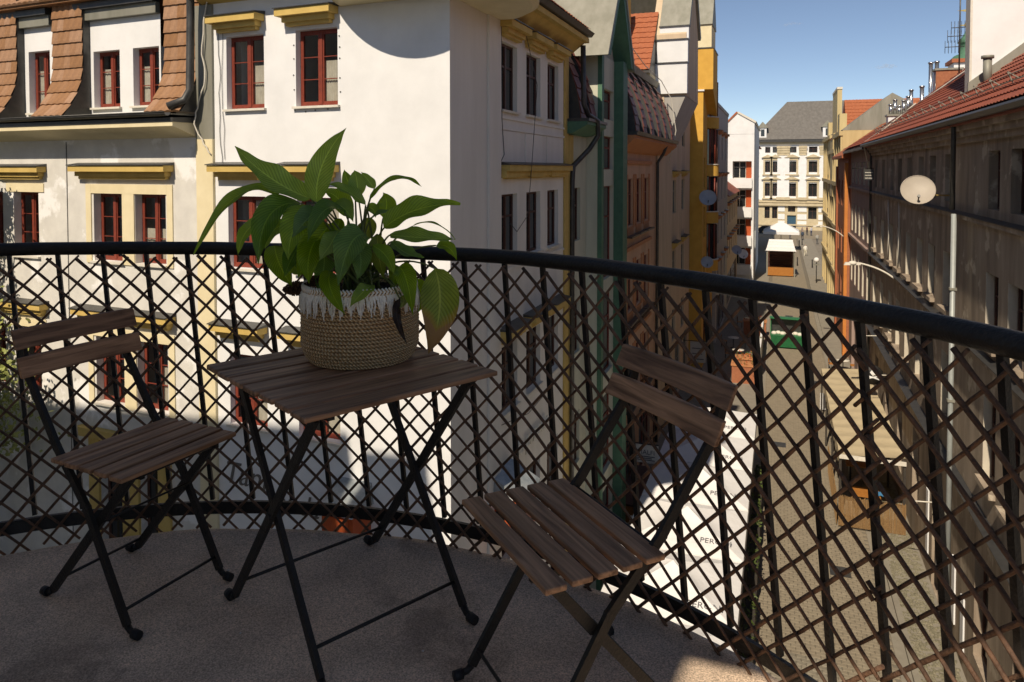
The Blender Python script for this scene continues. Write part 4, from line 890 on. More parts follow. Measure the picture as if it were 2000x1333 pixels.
# --- amber house stepping forward into the street
Y0, Y1 = 46.6, 54.0; X0 = -4.45
ops = []
for zt in (1.9, -1.2, -4.3): ops.append((.7, 1.7, zt - 1.9, zt))
ops += [(1, 3, -11.2, -8.3), (4, 6.6, -11.2, -8.3)]
F_, f = left_house('amber_house', 'amber yellow house stepping forward, with rounded bay balconies and a satellite dish', X0, Y0, Y1, M['amber'], 6.0, ops, 'redd', back=5)
f.box('parapet_cap', M['white_wall'], -.08, 1.9, -.06, .95, 6.003, 6.10)
f.part(MB().box(-.02, 3.2, -.58, 1.0, 5.5, 8.6) if False else MB().prism([(-.02, 6.105), (-.02, 8.6), (3.2, 8.6), (3.2, 4.6), (1.6, 5.4)], -.58, 1.0, 'y'), 'upper_block', M['amber'])
f.box('upper_block_cap', M['dark_zinc'], -.06, 3.25, -.62, 1.05, 8.603, 8.68)
f.part(MB().box(.15, 3.0, -.45, .75, 8.69, 10.1), 'attic_block', M['pale_yellow'])
f.part(MB().hexa([(.05, -.5, 10.11), (3.1, -.5, 10.11), (3.1, 5, 10.11), (.05, 5, 10.11)], [(1.4, -.5, 12.2), (1.8, -.5, 12.2), (1.8, 5, 12.2), (1.4, 5, 12.2)]), 'attic_roof', M['zinc'])
f.part(MB().box(.3, 3.4, 1.0, 5, 6.01, 10.1), 'attic_rear', M['zinc'])
for k, z in enumerate((3.85, .75, -2.35, -5.5)):
    m = MB(); m.lathe([(.02, z), (.74, z), (.74, z + .72), (.02, z + .72)], 24, (3.5, .05), False, pi, 2 * pi); f.part(m, 'rounded_balcony', M['amber'])
    m = MB(); m.lathe([(.78, z + .722), (.78, z + .78), (.02, z + .78)], 24, (3.5, .05), False, pi, 2 * pi); f.part(m, 'balcony_cap', M['sill'])
    m = MB(); m.lathe([(.60, z + .79), (.60, z + 3.05)], 12, (3.5, .05), False, pi, 2 * pi); f.part(m, 'bay_glazing', M['dark_glass'])
    for a in (200, 235, 270, 305, 340): f.part(MB().tube([(3.5 + .62 * cos(radians(a)), .05 + .62 * sin(radians(a)), z + .79), (3.5 + .62 * cos(radians(a)), .05 + .62 * sin(radians(a)), z + 3.05)], .05, 6), 'bay_mullion', M['red_wood'] if a < 240 else M['brown_wood'])
# --- grey house after it
ops = [(a, a + 1.0, zt - 1.7, zt) for zt in (3.6, .5, -2.6, -5.7) for a in (1.2, 4.6, 8.2)] + [(1, 9, -11.2, -8.3)]
K_, k_ = left_house('grey_house', 'narrow grey house behind the rounded balconies with a flat roof edge', -4.2, 54.05, 66.0, M['grey_wall'], 5.7, ops, 'brown', back=5)
k_.box('parapet', M['grey_wall'], -.05, 12.0, -.06, 5.1, 5.705, 5.95)
for zt in (3.6, .5, -2.6, -5.7):
    for a in (1.2, 4.6, 8.2): k_.hood(a - .2, a + 1.2, zt + .45, M['terracotta'], .3)
ops = [(a, a + 1.1, zt - 1.6, zt) for zt in (-2.2, -5.2) for a in (1.2, 4.6, 8.0, 11.5, 15)] + [(1, 17, -11.2, -8.3)]
K2, k2 = left_house('ochre_house', 'low shaded ochre house with bracketed ledges beside the white balcony block', -4.3, 66.05, 84.0, M['beige'], -1.2, ops, 'brown', back=5)
for zt in (-2.2, -5.2):
    for a in (1.2, 4.6, 8.0, 11.5, 15): k2.hood(a - .25, a + 1.3, zt + .45, M['terracotta'], .4)
k2.part(MB().prism([(-.3, -1.19), (2.4, .9), (5, -1.19)], 0, 17.9, 'x'), 'roof', M['tile_red'])
# --- white block with banded balconies, its flank lit by the sun
H = thing('white_balcony_block', 'white modern block with stacked balconies and orange shutters facing the sun', 'building', (-6.6, 84.3, GZ))
hf = Facade(H, 0, 0, 0); hf.m = Matrix.Translation((0, 0, -GZ)) @ hf.m
bands = [(.15, 2.05), (-3.05, -1.1), (-6.2, -4.3), (-9.4, -7.5)]
bo = [(1.75, 3.75, a, b) for a, b in bands]
hf.wall(M['white_wall'], 0, 4.0, GZ, 5.0, bo, .9, back=20)
for a, b, c, dd in bo:
    hf.box('back_panel', M['white_wall'], a, b, .88, .95, c, dd) if False else None
    hf.win(a + .05, b - .62, c + .02, dd - .03, 'white', depth=.8, sill=False); hf.box('orange_shutter', M['orange_paint'], b - .6, b - .02, .70, .78, c + .02, dd - .03)
    hf.box('balcony_front', M['white_wall'], a - .25, b + .06, -.35, -.003, c - 1.05, c + .03)
hf.part(MB().prism([(0, 5.02), (2.2, 7.3), (4.0, 6.2), (4.0, 5.02)], 0.0, 20, 'y'), 'gable_wall', M['white_wall'])
hf.part(MB().hexa([(-.3, -.1, 5.0), (-.1, -.1, 5.0), (-.1, 20, 5.0), (-.3, 20, 5.0)], [(2.1, -.1, 7.5), (2.3, -.1, 7.42), (2.3, 20, 7.42), (2.1, 20, 7.5)]), 'roof', M['tile_orange'])
hf.part(MB().hexa([(2.2, -.12, 7.32), (2.3, -.12, 7.5), (2.3, 20, 7.5), (2.2, 20, 7.32)], [(4.1, -.12, 6.2), (4.2, -.12, 6.4), (4.2, 20, 6.4), (4.1, 20, 6.2)]), 'roof_slope', M['sill'])
# long shaded fronts beyond
ops = [(a, a + 1.2, zt - 1.9, zt) for zt in (3.2, -.4, -4.0, -7.4) for a in (2, 6, 10, 14, 18, 22, 26)]
L1, l1 = left_house('far_brown_front', 'far brown shaded street front past the white balcony block', -3.35, 105.0, 135.0, M['grey_wall'], 4.6, ops, 'brown', back=6)
l1.part(MB().prism([(-.4, 4.61), (-.4, 4.75), (3, 7.4), (6, 4.75), (6, 4.61)], 0, 30, 'x'), 'roof', M['tile_red'])
for zt in (3.2, -.4, -4.0):
    for a in (2, 6, 10, 14): l1.hood(a - .2, a + 1.4, zt + .5, M['terracotta'], .4)
# ================================================================ RIGHT ROW
M['slate'] = mottled('grey slate roof', (.17,.158,.142), (.125,.116,.104), 2.2, .7, .15, 20, streak=True)
M['brown_wall'] = mottled('brown sooty plaster', (.43,.345,.26), (.22,.17,.125), 1.6, .93, .5, 25, c3=(.50,.42,.32), s3=1.1, t3=.57, streak=True)
M['mauve_wall'] = mottled('mauve brown plaster', (.38,.275,.235), (.30,.215,.185), 1.2, .93, .25, 30, streak=True)
M['lit_jamb'] = mottled('sunlit reveal cream', (.62,.56,.45), (.54,.48,.38), 3, .9, .15, 40)  # paler than the walls: sunlight on the window reveals, put into the colour
def right_house(name, label, X0, Yfar, Ynear, mat, ztop, ops, kind='brown', depth=.24, back=9.0):
    t = thing(name, label, 'building', (X0, Yfar, GZ))
    f = Facade(t, 0, 0, -pi / 2); f.m = Matrix.Translation((0, 0, -GZ)) @ f.m
    f.wall(mat, 0.01, Yfar - Ynear - .01, GZ, ztop, ops, depth, back=back)
    for o in ops: f.win(*o, kind, depth=depth - .06, sill=False)
    return t, f
YF = 40.7
ys = [39.4, 36.7, 34.0, 31.9, 29.7, 27.4, 25.4, 23.2, 18.6, 16.9, 14.6, 12.4, 10.2, 8.0]
ops = []
for y in ys:
    x = YF - y
    ops += [(x - .45, x + .45, .32, 1.62), (x - .5, x + .5, -2.65, -1.10), (x - .5, x + .5, -5.75, -3.9)]
for y in (38, 34.5, 31, 27.5, 24, 19, 16, 13): ops.append((YF - y - .6, YF - y + .6, -10.2 if y % 2 else -11.2, -7.6))
R_, r = right_house('brown_tenement', 'long sooty brown tenement with red tiled roof, snow guards and a grey downpipe', 4.4, YF, 4.0, M['brown_wall'], 2.25, ops)
for o in ops:
    if o[2] < .3 and o[2] > -6: 
        r.box('window_sill', M['brown_wall'], o[0] - .1, o[1] + .1, -.13, -.002, o[2] - .12, o[2] - .003)
        r.box('sunlit_jamb', M['lit_jamb'], o[0] + .002, o[0] + .012, .0, .16, o[2], o[3])  # sunlight painted on the far reveal as a pale strip
for z, q in ((.06, .13), (-3.0, .16), (-6.6, .22)):
    h = r.part(MB().box(0, YF - 4.0, -q, -.002, z - .10, z), 'string_course', M['brown_wall']); m = MB(); m.prism([(-.002, z + .004), (-q - .04, z + .004), (-q - .04, z + .02), (-.002, z + .07)], 0, YF - 4, 'x'); m.build('metal_cap', M['dark_zinc'], h)
for k, (y0, z) in enumerate(((-.12, 1.86), (-.22, 2.0), (-.32, 2.14))): r.box('cornice_step', M['brown_wall'], 0, YF - 4, y0, -.002 - k * .001, z, z + .137)
r.part(MB().prism([(-.3, 2.285), (-.52, 2.30), (-.60, 2.38), (-.58, 2.43), (-.3, 2.43)], 0, YF - 4, 'x'), 'gutter', M['dark_zinc'])
r.part(MB().prism([(-.45, 2.26), (-.45, 2.42), (5.0, 6.80), (9.2, 3.2), (9.2, 2.26)], .0, YF - 4.0, 'x'), 'roof_body', M['tile_red'])
tiled_slope(r, 0.0, YF - 4.0, ((-.50, 2.44), (5.0, 6.84)), M['tile_red'], .34, .23, 'roof_tiles', .035)
r.part(MB().tube([(0, 5.0, 6.88), (YF - 4, 5.0, 6.88)], .13, 8), 'ridge_tiles', M['tile_red'])
for k in range(26):      # snow guard: brackets and two rails
    x = .6 + k * 1.4; r.part(MB().bar((x, .10, 2.96), (x, -.02, 3.22), .02, .02, (0, 1, 0)).bar((x, -.02, 3.22), (x, .22, 3.06), .02, .02, (0, 1, 0)), 'snow_guard_bracket', M['zinc'])
for q in (0, 1): r.part(MB().tube([(.3, .07 - q * .06, 3.03 + q * .12), (YF - 4.2, .07 - q * .06, 3.03 + q * .12)], .012, 6), 'snow_guard_rail', M['zinc'])
xd = YF - 20.8
r.part(MB().tube([(xd, -.5, 2.36), (xd, -.36, 2.24), (xd, -.36, .2)], .06, 10), 'downpipe', M['dark_zinc'])
M['pale_pipe'] = mottled('pale grey pipe', (.36,.39,.37), (.30,.32,.31), 4, .5, .1, 40, metal=.2)
r.part(MB().tube([(xd, -.32, .1), (xd, -.32, -10.9)], .062, 10), 'downpipe', M['pale_pipe'])
for z in (-1.8, -4.6, -7.5): r.box('pipe_collar', M['zinc'], xd - .08, xd + .08, -.40, -.24, z, z + .06)
r.part(MB().tube([(.35, -.4, 2.35), (.3, -.12, 1.9), (.3, -.12, -11)], .06, 8), 'downpipe', M['dark_zinc'])
for pts in ([(3.0, 1.4, 4.2), (2.0, -.3, 2.6), (1.5, -.58, 2.4)], [(6, -.05, .05), (6.4, -.05, -1.6), (5.9, -.05, -2.9)], [(9, -.05, .05), (9.2, -.05, -1.2), (8.8, -.05, -3.0)], [(8, 4.4, 6.6), (4, 1.6, 4.3), (.5, -.5, 2.5), (.2, -.2, 1.2)], [(12.0, 4.9, 6.9), (6, 2.2, 4.8), (1.0, .2, 3.2)]):
    r.part(MB().tube(pts, .022, 6), 'cable', M['sill'])
r.part(MB().tube([(YF - 23.5, .95, 3.5), (YF - 23.5, .95, 4.25)], .11, 10).tube([(YF - 23.5, .95, 4.25), (YF - 23.5, .95, 4.33)], .16, 10), 'roof_vent', M['zinc'])
r.part(MB().hexa([(YF - 26, 1.1, 3.76), (YF - 24.8, 1.1, 3.76), (YF - 24.8, 1.9, 4.40), (YF - 26, 1.9, 4.40)], [(YF - 26, 1.04, 3.86), (YF - 24.8, 1.04, 3.86), (YF - 24.8, 1.84, 4.5), (YF - 26, 1.84, 4.5)]), 'skylight', M['zinc_glass'])
r.part(MB().hexa([(YF - 18.2, .6, 3.30), (YF - 17.9, .6, 3.30), (YF - 17.9, 2.6, 4.92), (YF - 18.2, 2.6, 4.92)], [(YF - 18.2, .55, 3.38), (YF - 17.9, .55, 3.38), (YF - 17.9, 2.55, 5.0), (YF - 18.2, 2.55, 5.0)]), 'lightning_strip', M['sill'])
# white windowless block towering over the roof
wb = thing('white_firewall_block', 'bare white rendered block towering above the red tiled roof', 'building', (5.1, 24.1, GZ))
m = MB(); m.box(0, 8, 0, .5, 13.2, 27).build('wall', M['white_wall'], wb); MB().box(-.06, -.002, -.02, .52, 13.6, 27.02).build('corner_flashing', M['sill'], wb)
MB().hexa([(-.1, -.10, 14.55), (-.1, -.004, 14.55), (8, -.004, 21.03), (8, -.10, 21.03)], [(-.1, -.10, 14.95), (-.1, -.004, 14.95), (8, -.004, 21.43), (8, -.10, 21.43)]).build('base_flashing', M['zinc'], wb)
# mauve neighbour
YM = 52.6
ops = [(a, a + .85, zb, zt) for zb, zt in ((.3, 1.6), (-2.7, -1.0), (-5.9, -3.9)) for a in (1.0, 3.2, 5.4, 7.6, 9.8)] + [(2, 4, -11.2, -7.8), (6, 9, -11.2, -7.8)]
V_, v = right_house('mauve_tenement', 'mauve brown tenement with low red roof and metal flues behind its gable', 4.4, YM, YF + .05, M['mauve_wall'], 2.3, ops)
for o in ops[:15]: v.box('sunlit_jamb', M['lit_jamb'], o[0] + .002, o[0] + .012, .0, .16, o[2], o[3])  # far reveals again painted pale, as if in sun
for z in (.06, -3.0): v.box('string_course', M['mauve_wall'], 0, 11.8, -.14, -.002, z - .1, z + .05)
v.part(MB().prism([(-.42, 2.31), (-.42, 2.42), (4.0, 5.3), (9, 2.42), (9, 2.31)], 0, 11.85, 'x'), 'roof_body', M['tile_red'])
tiled_slope(v, 0, 11.85, ((-.45, 2.44), (4.0, 5.34)), M['tile_red'], .34, .23, 'roof_tiles', .035)
v.part(MB().prism([(-.3, 2.2), (-.5, 2.2), (-.52, 2.34), (-.3, 2.34)], 0, 11.85, 'x'), 'gutter', M['dark_zinc'])
# chimneys with steel flues
M['steel'] = mottled('stainless steel', (.55,.56,.57), (.42,.43,.44), 5, .25, .05, 40, metal=.9)
M['brick'] = mottled('red brick', (.40,.15,.075), (.32,.115,.06), 8, .85, .3, 40)
def chimney(name, label, loc, w, dpt, h, mat, flues, hs):
    t = thing(name, label, 'chimney', loc)
    MB().box(-w / 2, w / 2, -dpt / 2, dpt / 2, 0, h).build('stack', mat, t); MB().box(-w / 2 - .08, w / 2 + .08, -dpt / 2 - .08, dpt / 2 + .08, h + .002, h + .12).build('coping', M['zinc'], t)
    for k, (fx, fh) in enumerate(zip(flues, hs)): MB().tube([(fx, 0, h + .1), (fx, 0, h + .12 + fh)], .11, 10).tube([(fx, 0, h + .12 + fh), (fx, 0, h + .2 + fh)], .15, 10).build('flue', M['steel'], t)
chimney('flue_chimney', 'white chimney carrying a row of short steel flues behind the mauve house', (7.3, 53.2, 3.4), 1.5, .9, 1.2, M['white_wall'], [-.55, -.3, -.05, .2, .45, .62], [.6, .9, .5, .85, 1.1, 1.5])
chimney('flue_chimney', 'brick chimney flanked by three tall steel flues above the red roof', (9.75, 52.2, 4.6), 1.4, .9, 2.7, M['brick'], [], [])
ft = thing('tall_flues', 'three tall polished steel flues standing before the brick chimney', 'flues', (8.75, 52.0, 4.0))
for k, (x, h) in enumerate(((-.42, 2.3), (0.05, 3.75), (.38, 3.8))): MB().tube([(x, 0, 0), (x, 0, h)], .12, 10).tube([(x, 0, h), (x, 0, h + .1)], .16, 10).build('flue', M['steel'], ft)
# antenna mast and church lantern beyond the ridge
am = thing('antenna_mast', 'thin lattice aerial mast with small antennas on the roof ridge', 'antenna', (7.95, 40.0, 5.4))
MB().tube([(0, 0, 0), (0, 0, 5.3)], .035, 6).build('mast', M['dark_zinc'], am); MB().tube([(0, 0, 4), (0, 0, 6.0)], .06, 6).build('mast_top', M['dark_zinc'], am)
for z, l in ((2.1, .5), (1.6, .6), (2.5, .35)):
    MB().tube([(-l, 0, z), (.2, 0, z)], .02, 6).build('antenna_boom', M['dark_zinc'], am)
    for k in range(5): MB().tube([(-l + k * .14, 0, z - .3), (-l + k * .14, 0, z + .3)], .012, 4).build('antenna_rod', M['dark_zinc'], am)
cl = thing('church_lantern', 'small white church turret with dark lantern and gilded weather vane', 'turret', (19.0, 92.0, GZ))
b0 = -GZ
MB().box(-1.5, 1.5, -1.5, 1.5, 4, b0 + 12.6).build('tower_wall', M['white_wall'], cl); MB().box(-1.75, 1.75, -1.75, 1.75, b0 + 12.61, b0 + 13.0).build('cornice', M['tile_orange'], cl); MB().box(-1.7, 1.7, -1.7, 1.7, b0 + 11.2, b0 + 11.5).build('string_course', M['tile_orange'], cl)
MB().lathe([(1.7, b0 + 13.0), (1.2, b0 + 13.5), (.75, b0 + 13.7), (.75, b0 + 14.8), (.95, b0 + 14.9), (.5, b0 + 15.5), (.12, b0 + 16.2), (.08, b0 + 18.2)], 12).build('lantern', M['green'], cl)
M['gilt'] = mottled('gilt metal', (.75,.55,.22), (.65,.45,.15), 6, .3, .05, 40, metal=.7)
MB().sphere((0, 0, b0 + 16.8), .32, 10, 8).build('gilt_ball', M['gilt'], cl); MB().box(-.7, .7, -.03, .03, b0 + 16.72, b0 + 16.86).build('gilt_star', M['gilt'], cl)
MB().prism([(-.4, b0 + 18.3), (.9, b0 + 18.0), (.9, b0 + 18.9), (-.2, b0 + 18.5), (-1.0, b0 + 18.4)], -.03, .03, 'y').build('weather_vane', M['gilt'], cl)
M['orange_plaster'] = mottled('orange plaster', (.62,.23,.06), (.52,.18,.05), 2, .85, .12, 40)
# orange brick house, then the row of yellow gabled fronts
ops = [(a, a + 1.0, zb, zb + 1.8) for zb in (-1.4, -4.8, -8.2) for a in (1.4, 4.2, 7.0)]
O_, o_ = right_house('orange_brick_house', 'orange rendered brick house wedged between the mauve house and the yellow fronts', 4.25, 62.2, 52.65, M['brick'], 1.9, ops)
o_.box('orange_pier', M['orange_plaster'], 8.7, 9.52, -.20, -.003, GZ, 1.6); o_.box('orange_pier', M['tile_orange'], 0.1, .9, -.12, -.003, GZ, 1.4)
o_.part(MB().prism([(-.4, 1.92), (-.4, 2.1), (3, 4.6), (6, 3.0), (6, 1.92)], 0, 9.5, 'x'), 'roof', M['tile_orange'])
M['yellow_stone'] = mottled('yellow stone', (.60,.48,.26), (.50,.39,.20), 1.5, .9, .2, 40, streak=True)
for k, (ya, yb, xx, zt, lb) in enumerate(((70.0, 62.3, 4.6, 4.2, 'narrow yellow stone front next to the orange brick house'), (79.0, 70.05, 4.7, 3.0, 'yellow stone front with tall firewall pillar, between two other yellow fronts'), (92.0, 79.05, 4.9, 4.6, 'last yellow stone front, nearest the square'))):
    ops = [(a, a + 1.2, zb, zb + 2.0) for zb in (.6, -3.0, -6.8) for a in (1.2, 3.8, 6.2)]
    t, q = right_house('yellow_stone_house', lb, xx, ya, yb, M['yellow_stone'], zt, ops); W_ = ya - yb
    t['group'] = 'yellow fronts at the far end of the street'
    for x in (.3, 2.7, 5.2, W_ - .6): q.box('pilaster', M['yellow_stone'], x, x + .5, -.15, -.003, GZ, zt - .4)
    for z in (zt - .4, -.2, -3.8, -7.6): q.box('cornice', M['yellow_stone'], 0, W_, -.26, -.004, z, z + .35)
    q.part(MB().box(W_ / 2 - 1.0, W_ / 2 + 1.0, -.05, .5, zt, zt + 1.5), 'attic_gable', M['yellow_stone'])
    q.part(MB().prism([(-.1, zt), (3.4, zt + 2.8), (8, zt)], 0, W_, 'x'), 'roof', M['grey_slate'] if 'grey_slate' in M else M['zinc'])
fwp = thing('firewall_pillar', 'tall slim yellow firewall pillar rising above the yellow fronts', 'wall', (4.80, 71.5, GZ))
MB().box(0, .38, 0, 6, 10, 19.6).build('pillar', M['yellow_stone'], fwp); MB().box(-.04, .42, -.06, 6.05, 19.602, 19.8).build('coping', M['sill'], fwp)
MB().box(-.3, -.05, .5, 4, 10, 15.2).build('lower_pillar', M['yellow_stone'], fwp); MB().box(-.33, -.02, .45, 4.05, 15.202, 15.35).build('lower_coping', M['brick'], fwp)
orf = thing('orange_roofed_house', 'house with bright orange roof slope over a grey lower roof, behind the yellow pillar', 'building', (5.75, 74.0, GZ))
of = Facade(orf, 0, 0, 0); of.m = Matrix.Translation((0, 0, -GZ)) @ of.m
of.box('wall', M['yellow_stone'], 0, 9, .5, 8, GZ, 5.0)
of.part(MB().prism([(0, 5.0), (0, 5.1), (2.6, 7.7), (8, 5.1), (8, 5.0)], 0, 6.4, 'x'), 'roof_body', M['tile_orange']); tiled_slope(of, 0, 6.4, ((0, 5.1), (2.6, 7.75)), M['tile_orange'], .42, .3, 'roof_tiles')
of.part(MB().prism([(-5.5, 2.0), (-5.5, 2.1), (-.05, 4.5), (-.05, 2.0)], 0.2, 2.0, 'x'), 'lower_roof', M['slate'])
of.part(MB().prism([(1.2, 1.6), (5.4, 4.4), (7.2, 4.4), (7.2, 1.6)], -6.2, -5.6, 'y'), 'brick_gable', M['brick'])
# ================================================================ THE BAROQUE BUILDING CLOSING THE STREET
U = thing('baroque_university', 'white and sandstone baroque palace with huge grey hipped roof closing the street', 'building', (-4.6, 160.0, GZ))
M['sandstone'] = mottled('sandstone', (.58,.49,.33), (.48,.40,.26), 1.2, .9, .2, 30)
M['blue_door'] = plain('blue door', (.03, .09, .14), .5)
u_ = Facade(U, 0, 0, 0); u_.m = Matrix.Translation((0, 0, -GZ)) @ u_.m
def ux(px): return (px - 1483) * .1125 + .4
cols = [(1500, 1.0), (1513, 1.0), (1542, 1.6), (1577, 1.6), (1612, 1.6), (1647, 1.6)]
rows = [(4.5, 5.7), (.5, 2.75), (-4.4, -1.75), (-9.0, -6.6)]
ops = [(ux(c) - w / 2, ux(c) + w / 2, a, b) for c, w in cols for a, b in rows if not (c == 1542 and a < -8)]
ops.append((ux(1542) - .85, ux(1542) + .85, -11.2, -8.3)); ops.append((ux(1542) - .7, ux(1542) + .7, -7.6, -6.4))
u_.wall(M['white_wall'], 0, 22, -5.2, 6.3, [o for o in ops if o[2] > -5.1], .45, back=14)
u_.wall(M['sandstone'], 0, 22, GZ, -5.2, [o for o in ops if o[2] <= -5.1], .5, 'ground_floor_wall')
for o in ops[:-2]: u_.win(*o, 'brown', depth=.36, sill=False)
u_.box('door', M['blue_door'], ops[-2][0], ops[-2][1], .3, .4, -11.2, -8.3); u_.win(*ops[-1], 'brown', depth=.36, sill=False)
for c, w in cols:
    for a, b in rows[1:3]:
        x0, x1 = ux(c) - w / 2, ux(c) + w / 2
        u_.box('window_surround', M['sandstone'], x0 - .35, x0 - .004, -.14, -.003, a - .4, b + .2); u_.box('window_surround', M['sandstone'], x1 + .004, x1 + .35, -.14, -.003, a - .4, b + .2); u_.box('window_surround', M['sandstone'], x0 - .35, x1 + .35, -.16, -.003, b + .204, b + .75)
        u_.part(MB().prism([(x0 - .7, b + .76), (x0 + w * .25, b + 1.25), (x0 + w * .5, b + 1.4), (x0 + w * .75, b + 1.25), (x1 + .7, b + .76)], -.45, -.005, 'y'), 'pediment', M['sandstone']); u_.box('sill_ledge', M['sandstone'], x0 - .5, x1 + .5, -.3, -.003, a - .65, a - .41)
for px, w in ((1527, 2.3), (1560, 1.3), (1594, 1.3), (1629, 1.3)):
    u_.box('giant_pilaster', M['white_wall'], ux(px) - w / 2, ux(px) + w / 2, -.28, -.003, -4.6, 3.9); u_.box('pilaster_base', M['sandstone'], ux(px) - w / 2 - .15, ux(px) + w / 2 + .15, -.4, -.004, -5.15, -4.61)
    for k in range(4): u_.box('capital', M['sandstone'], ux(px) - w / 2 - .06 * (k % 2 + k * .5), ux(px) + w / 2 + .06 * (k % 2 + k * .5), -.34 - .07 * k, -.004 - k * .001, 3.92 + k * .5, 4.36 + k * .5)
for z, h, q in ((-6.35, .5, .5), (-5.7, .25, .25), (-10.4, .3, .2), (6.3, .35, .5), (6.66, .5, .9)): u_.box('cornice', M['sandstone'] if z < 6.6 else M['dark_zinc'], -.3, 22, -q, -.006, z, z + h)
for xa, xb in ((ux(1517), ux(1532)), (ux(1550), ux(1569)), (ux(1585), ux(1604)), (ux(1620), ux(1639))):
    for z in (-7.0, -8.6, -10.0): u_.box('white_panel', M['white_wall'], xa + .2, xb - .2, -.08, -.004, z - .55, z + .55)
u_.part(MB().add([(-1.0, -1.0, 7.18), (23, -1.0, 7.18), (23, 15, 7.18), (-1.0, 15, 7.18), (6.0, 6.5, 15.4), (23, 6.5, 15.4)], [(0, 1, 5, 4), (0, 4, 3), (3, 4, 5, 2), (1, 2, 5), (3, 2, 1, 0)]), 'hipped_roof', M['slate'])
for px, w in ((1491, 1.5), (1600, 1.7)):
    x = ux(px); dm = u_.part(MB().box(x - w / 2, x + w / 2, -.6, 2.5, 7.6, 9.6), 'roof_dormer', M['white_wall']); MB().prism([(x - w / 2 - .3, 9.61), (x, 10.9), (x + w / 2 + .3, 9.61)], -.8, 3.2, 'y').build('dormer_roof', M['zinc'], dm); MB().box(x - .35, x + .35, -.64, -.602, 7.9, 9.3).build('dormer_window', M['dark_glass'], dm)
wing = thing('palace_wing', 'low sunlit side wing seen between the far fronts and the baroque palace', 'building', (-9.0, 168.0, GZ)); MB().box(-4, 4.2, 0, 8, 0, 15).build('wall', M['sandstone'], wing); MB().prism([(-4.3, 15.0), (0, 19), (4.3, 15.0)], -.3, 8.3, 'y').build('roof', M['slate'], wing)
# ================================================================ THE STREET
M['ground'] = mottled('town ground', (.24,.21,.165), (.20,.175,.14), .6, .95, .2, 20)
M['setts'] = per_object(mottled('granite setts', (.255,.225,.17), (.19,.168,.13), 9, .85, .3, 60), .14)
M['setts_far'] = mottled('granite setts far', (.27,.228,.165), (.215,.18,.13), 4.5, .85, .35, 30)
M['joint'] = mottled('sandy joints', (.19,.165,.125), (.155,.135,.105), 6, .95, .2, 60)
M['slab'] = mottled('pavement slabs', (.27,.245,.195), (.23,.205,.165), 3, .9, .2, 40)
M['cobble'] = mottled('small cobbles', (.24,.215,.15), (.13,.12,.08), 12, .85, .3, 60)
g_ = MB(); g_.quad((-1500, -1500, GZ - .03), (1500, -1500, GZ - .03), (1500, 1500, GZ - .03), (-1500, 1500, GZ - .03)); tag(g_.build('ground', M['ground']), kind='structure')
road = MB().quad((-2.6, -10, GZ), (3.3, -10, GZ), (3.3, 140, GZ), (-2.6, 140, GZ)).build('road', M['joint']); tag(road, kind='structure')
def sett_mesh(w, l, h, j=0):
    m = MB(); b = .012; m.add([(-w/2, -l/2, 0), (w/2, -l/2, 0), (w/2, l/2, 0), (-w/2, l/2, 0), (-w/2 + b, -l/2 + b, h), (w/2 - b, -l/2 + b, h), (w/2 - b, l/2 - b, h), (-w/2 + b, l/2 - b, h)], [(4,5,6,7),(0,1,5,4),(1,2,6,5),(2,3,7,6),(3,0,4,7)]); return m
sm = sett_mesh(.231, .130, .018).mesh('sett'); sm.materials.append(M['setts'])
rs = random.Random(11); big = MB(); cnt = 0
y = 14.6; row = 0
while y < 58:
    x = -.55 + (row % 2) * .12
    while x < 2.85:
        w = .225
        if 17.2 < y < 23.5 and -.2 < x < 1.6 and cnt < 300 and y < 19.9:
            o = mobj('sett', sm, road); o.location = (x, y, GZ + .002); o.rotation_euler = (rs.uniform(-.02, .02), rs.uniform(-.02, .02), rs.uniform(-.03, .03)); cnt += 1
        else:
            z = GZ + .002 + rs.uniform(0, .006); ww = .236 * rs.uniform(.95, .99) / 2; ll = .068 * rs.uniform(.92, .99); b = .008; h = .016
            big.add([(x - ww, y - ll, z), (x + ww, y - ll, z), (x + ww, y + ll, z), (x - ww, y + ll, z), (x - ww + b, y - ll + b, z + h), (x + ww - b, y - ll + b, z + h), (x + ww - b, y + ll - b, z + h), (x - ww + b, y + ll - b, z + h)], [(4,5,6,7),(0,1,5,4),(1,2,6,5),(2,3,7,6),(3,0,4,7)])
        x += .24
    y += .138; row += 1
tag(big.build('sett_field', M['setts_far'], road), kind='stuff')
MB().quad((-.6, 58, GZ + .012), (2.9, 58, GZ + .012), (2.9, 139.9, GZ + .012), (-.6, 139.9, GZ + .012)).build('far_setts', M['setts_far'], road)
def strip(name, x0, x1, y0, y1, mat, z): return MB().box(x0, x1, y0, y1, GZ - .05, GZ + z).build(name, mat, road)
for k in range(46): strip('gutter_slab', -.98, -.62, 12 + k * 1.6, 13.58 + k * 1.6, M['slab'], .014)
for k in range(40): strip('gutter_slab', 2.93, 3.22, 15 + k * 1.6, 16.58 + k * 1.6, M['slab'], .014)
pl_ = MB().box(-6.2, -1.0, -10, 140, GZ - .02, GZ + .008).build('pavement', M['slab']); tag(pl_, kind='structure')
pr = MB().box(3.24, 5.5, -10, 140, GZ - .02, GZ + .09).build('pavement', M['slab']); tag(pr, kind='structure')
cb = MB()
for k in range(2600):     # small cobbles along the wall
    x = rs.uniform(3.30, 4.3); y = rs.uniform(16, 32); s = rs.uniform(.035, .06); z = GZ + .09
    cb.add([(x - s, y - s, z), (x + s, y - s * .8, z), (x + s * .9, y + s, z), (x - s, y + s * .9, z), (x, y, z + .025)], [(0,1,4),(1,2,4),(2,3,4),(3,0,4)])
tag(cb.build('cobble_strip', M['cobble'], pr), kind='stuff')
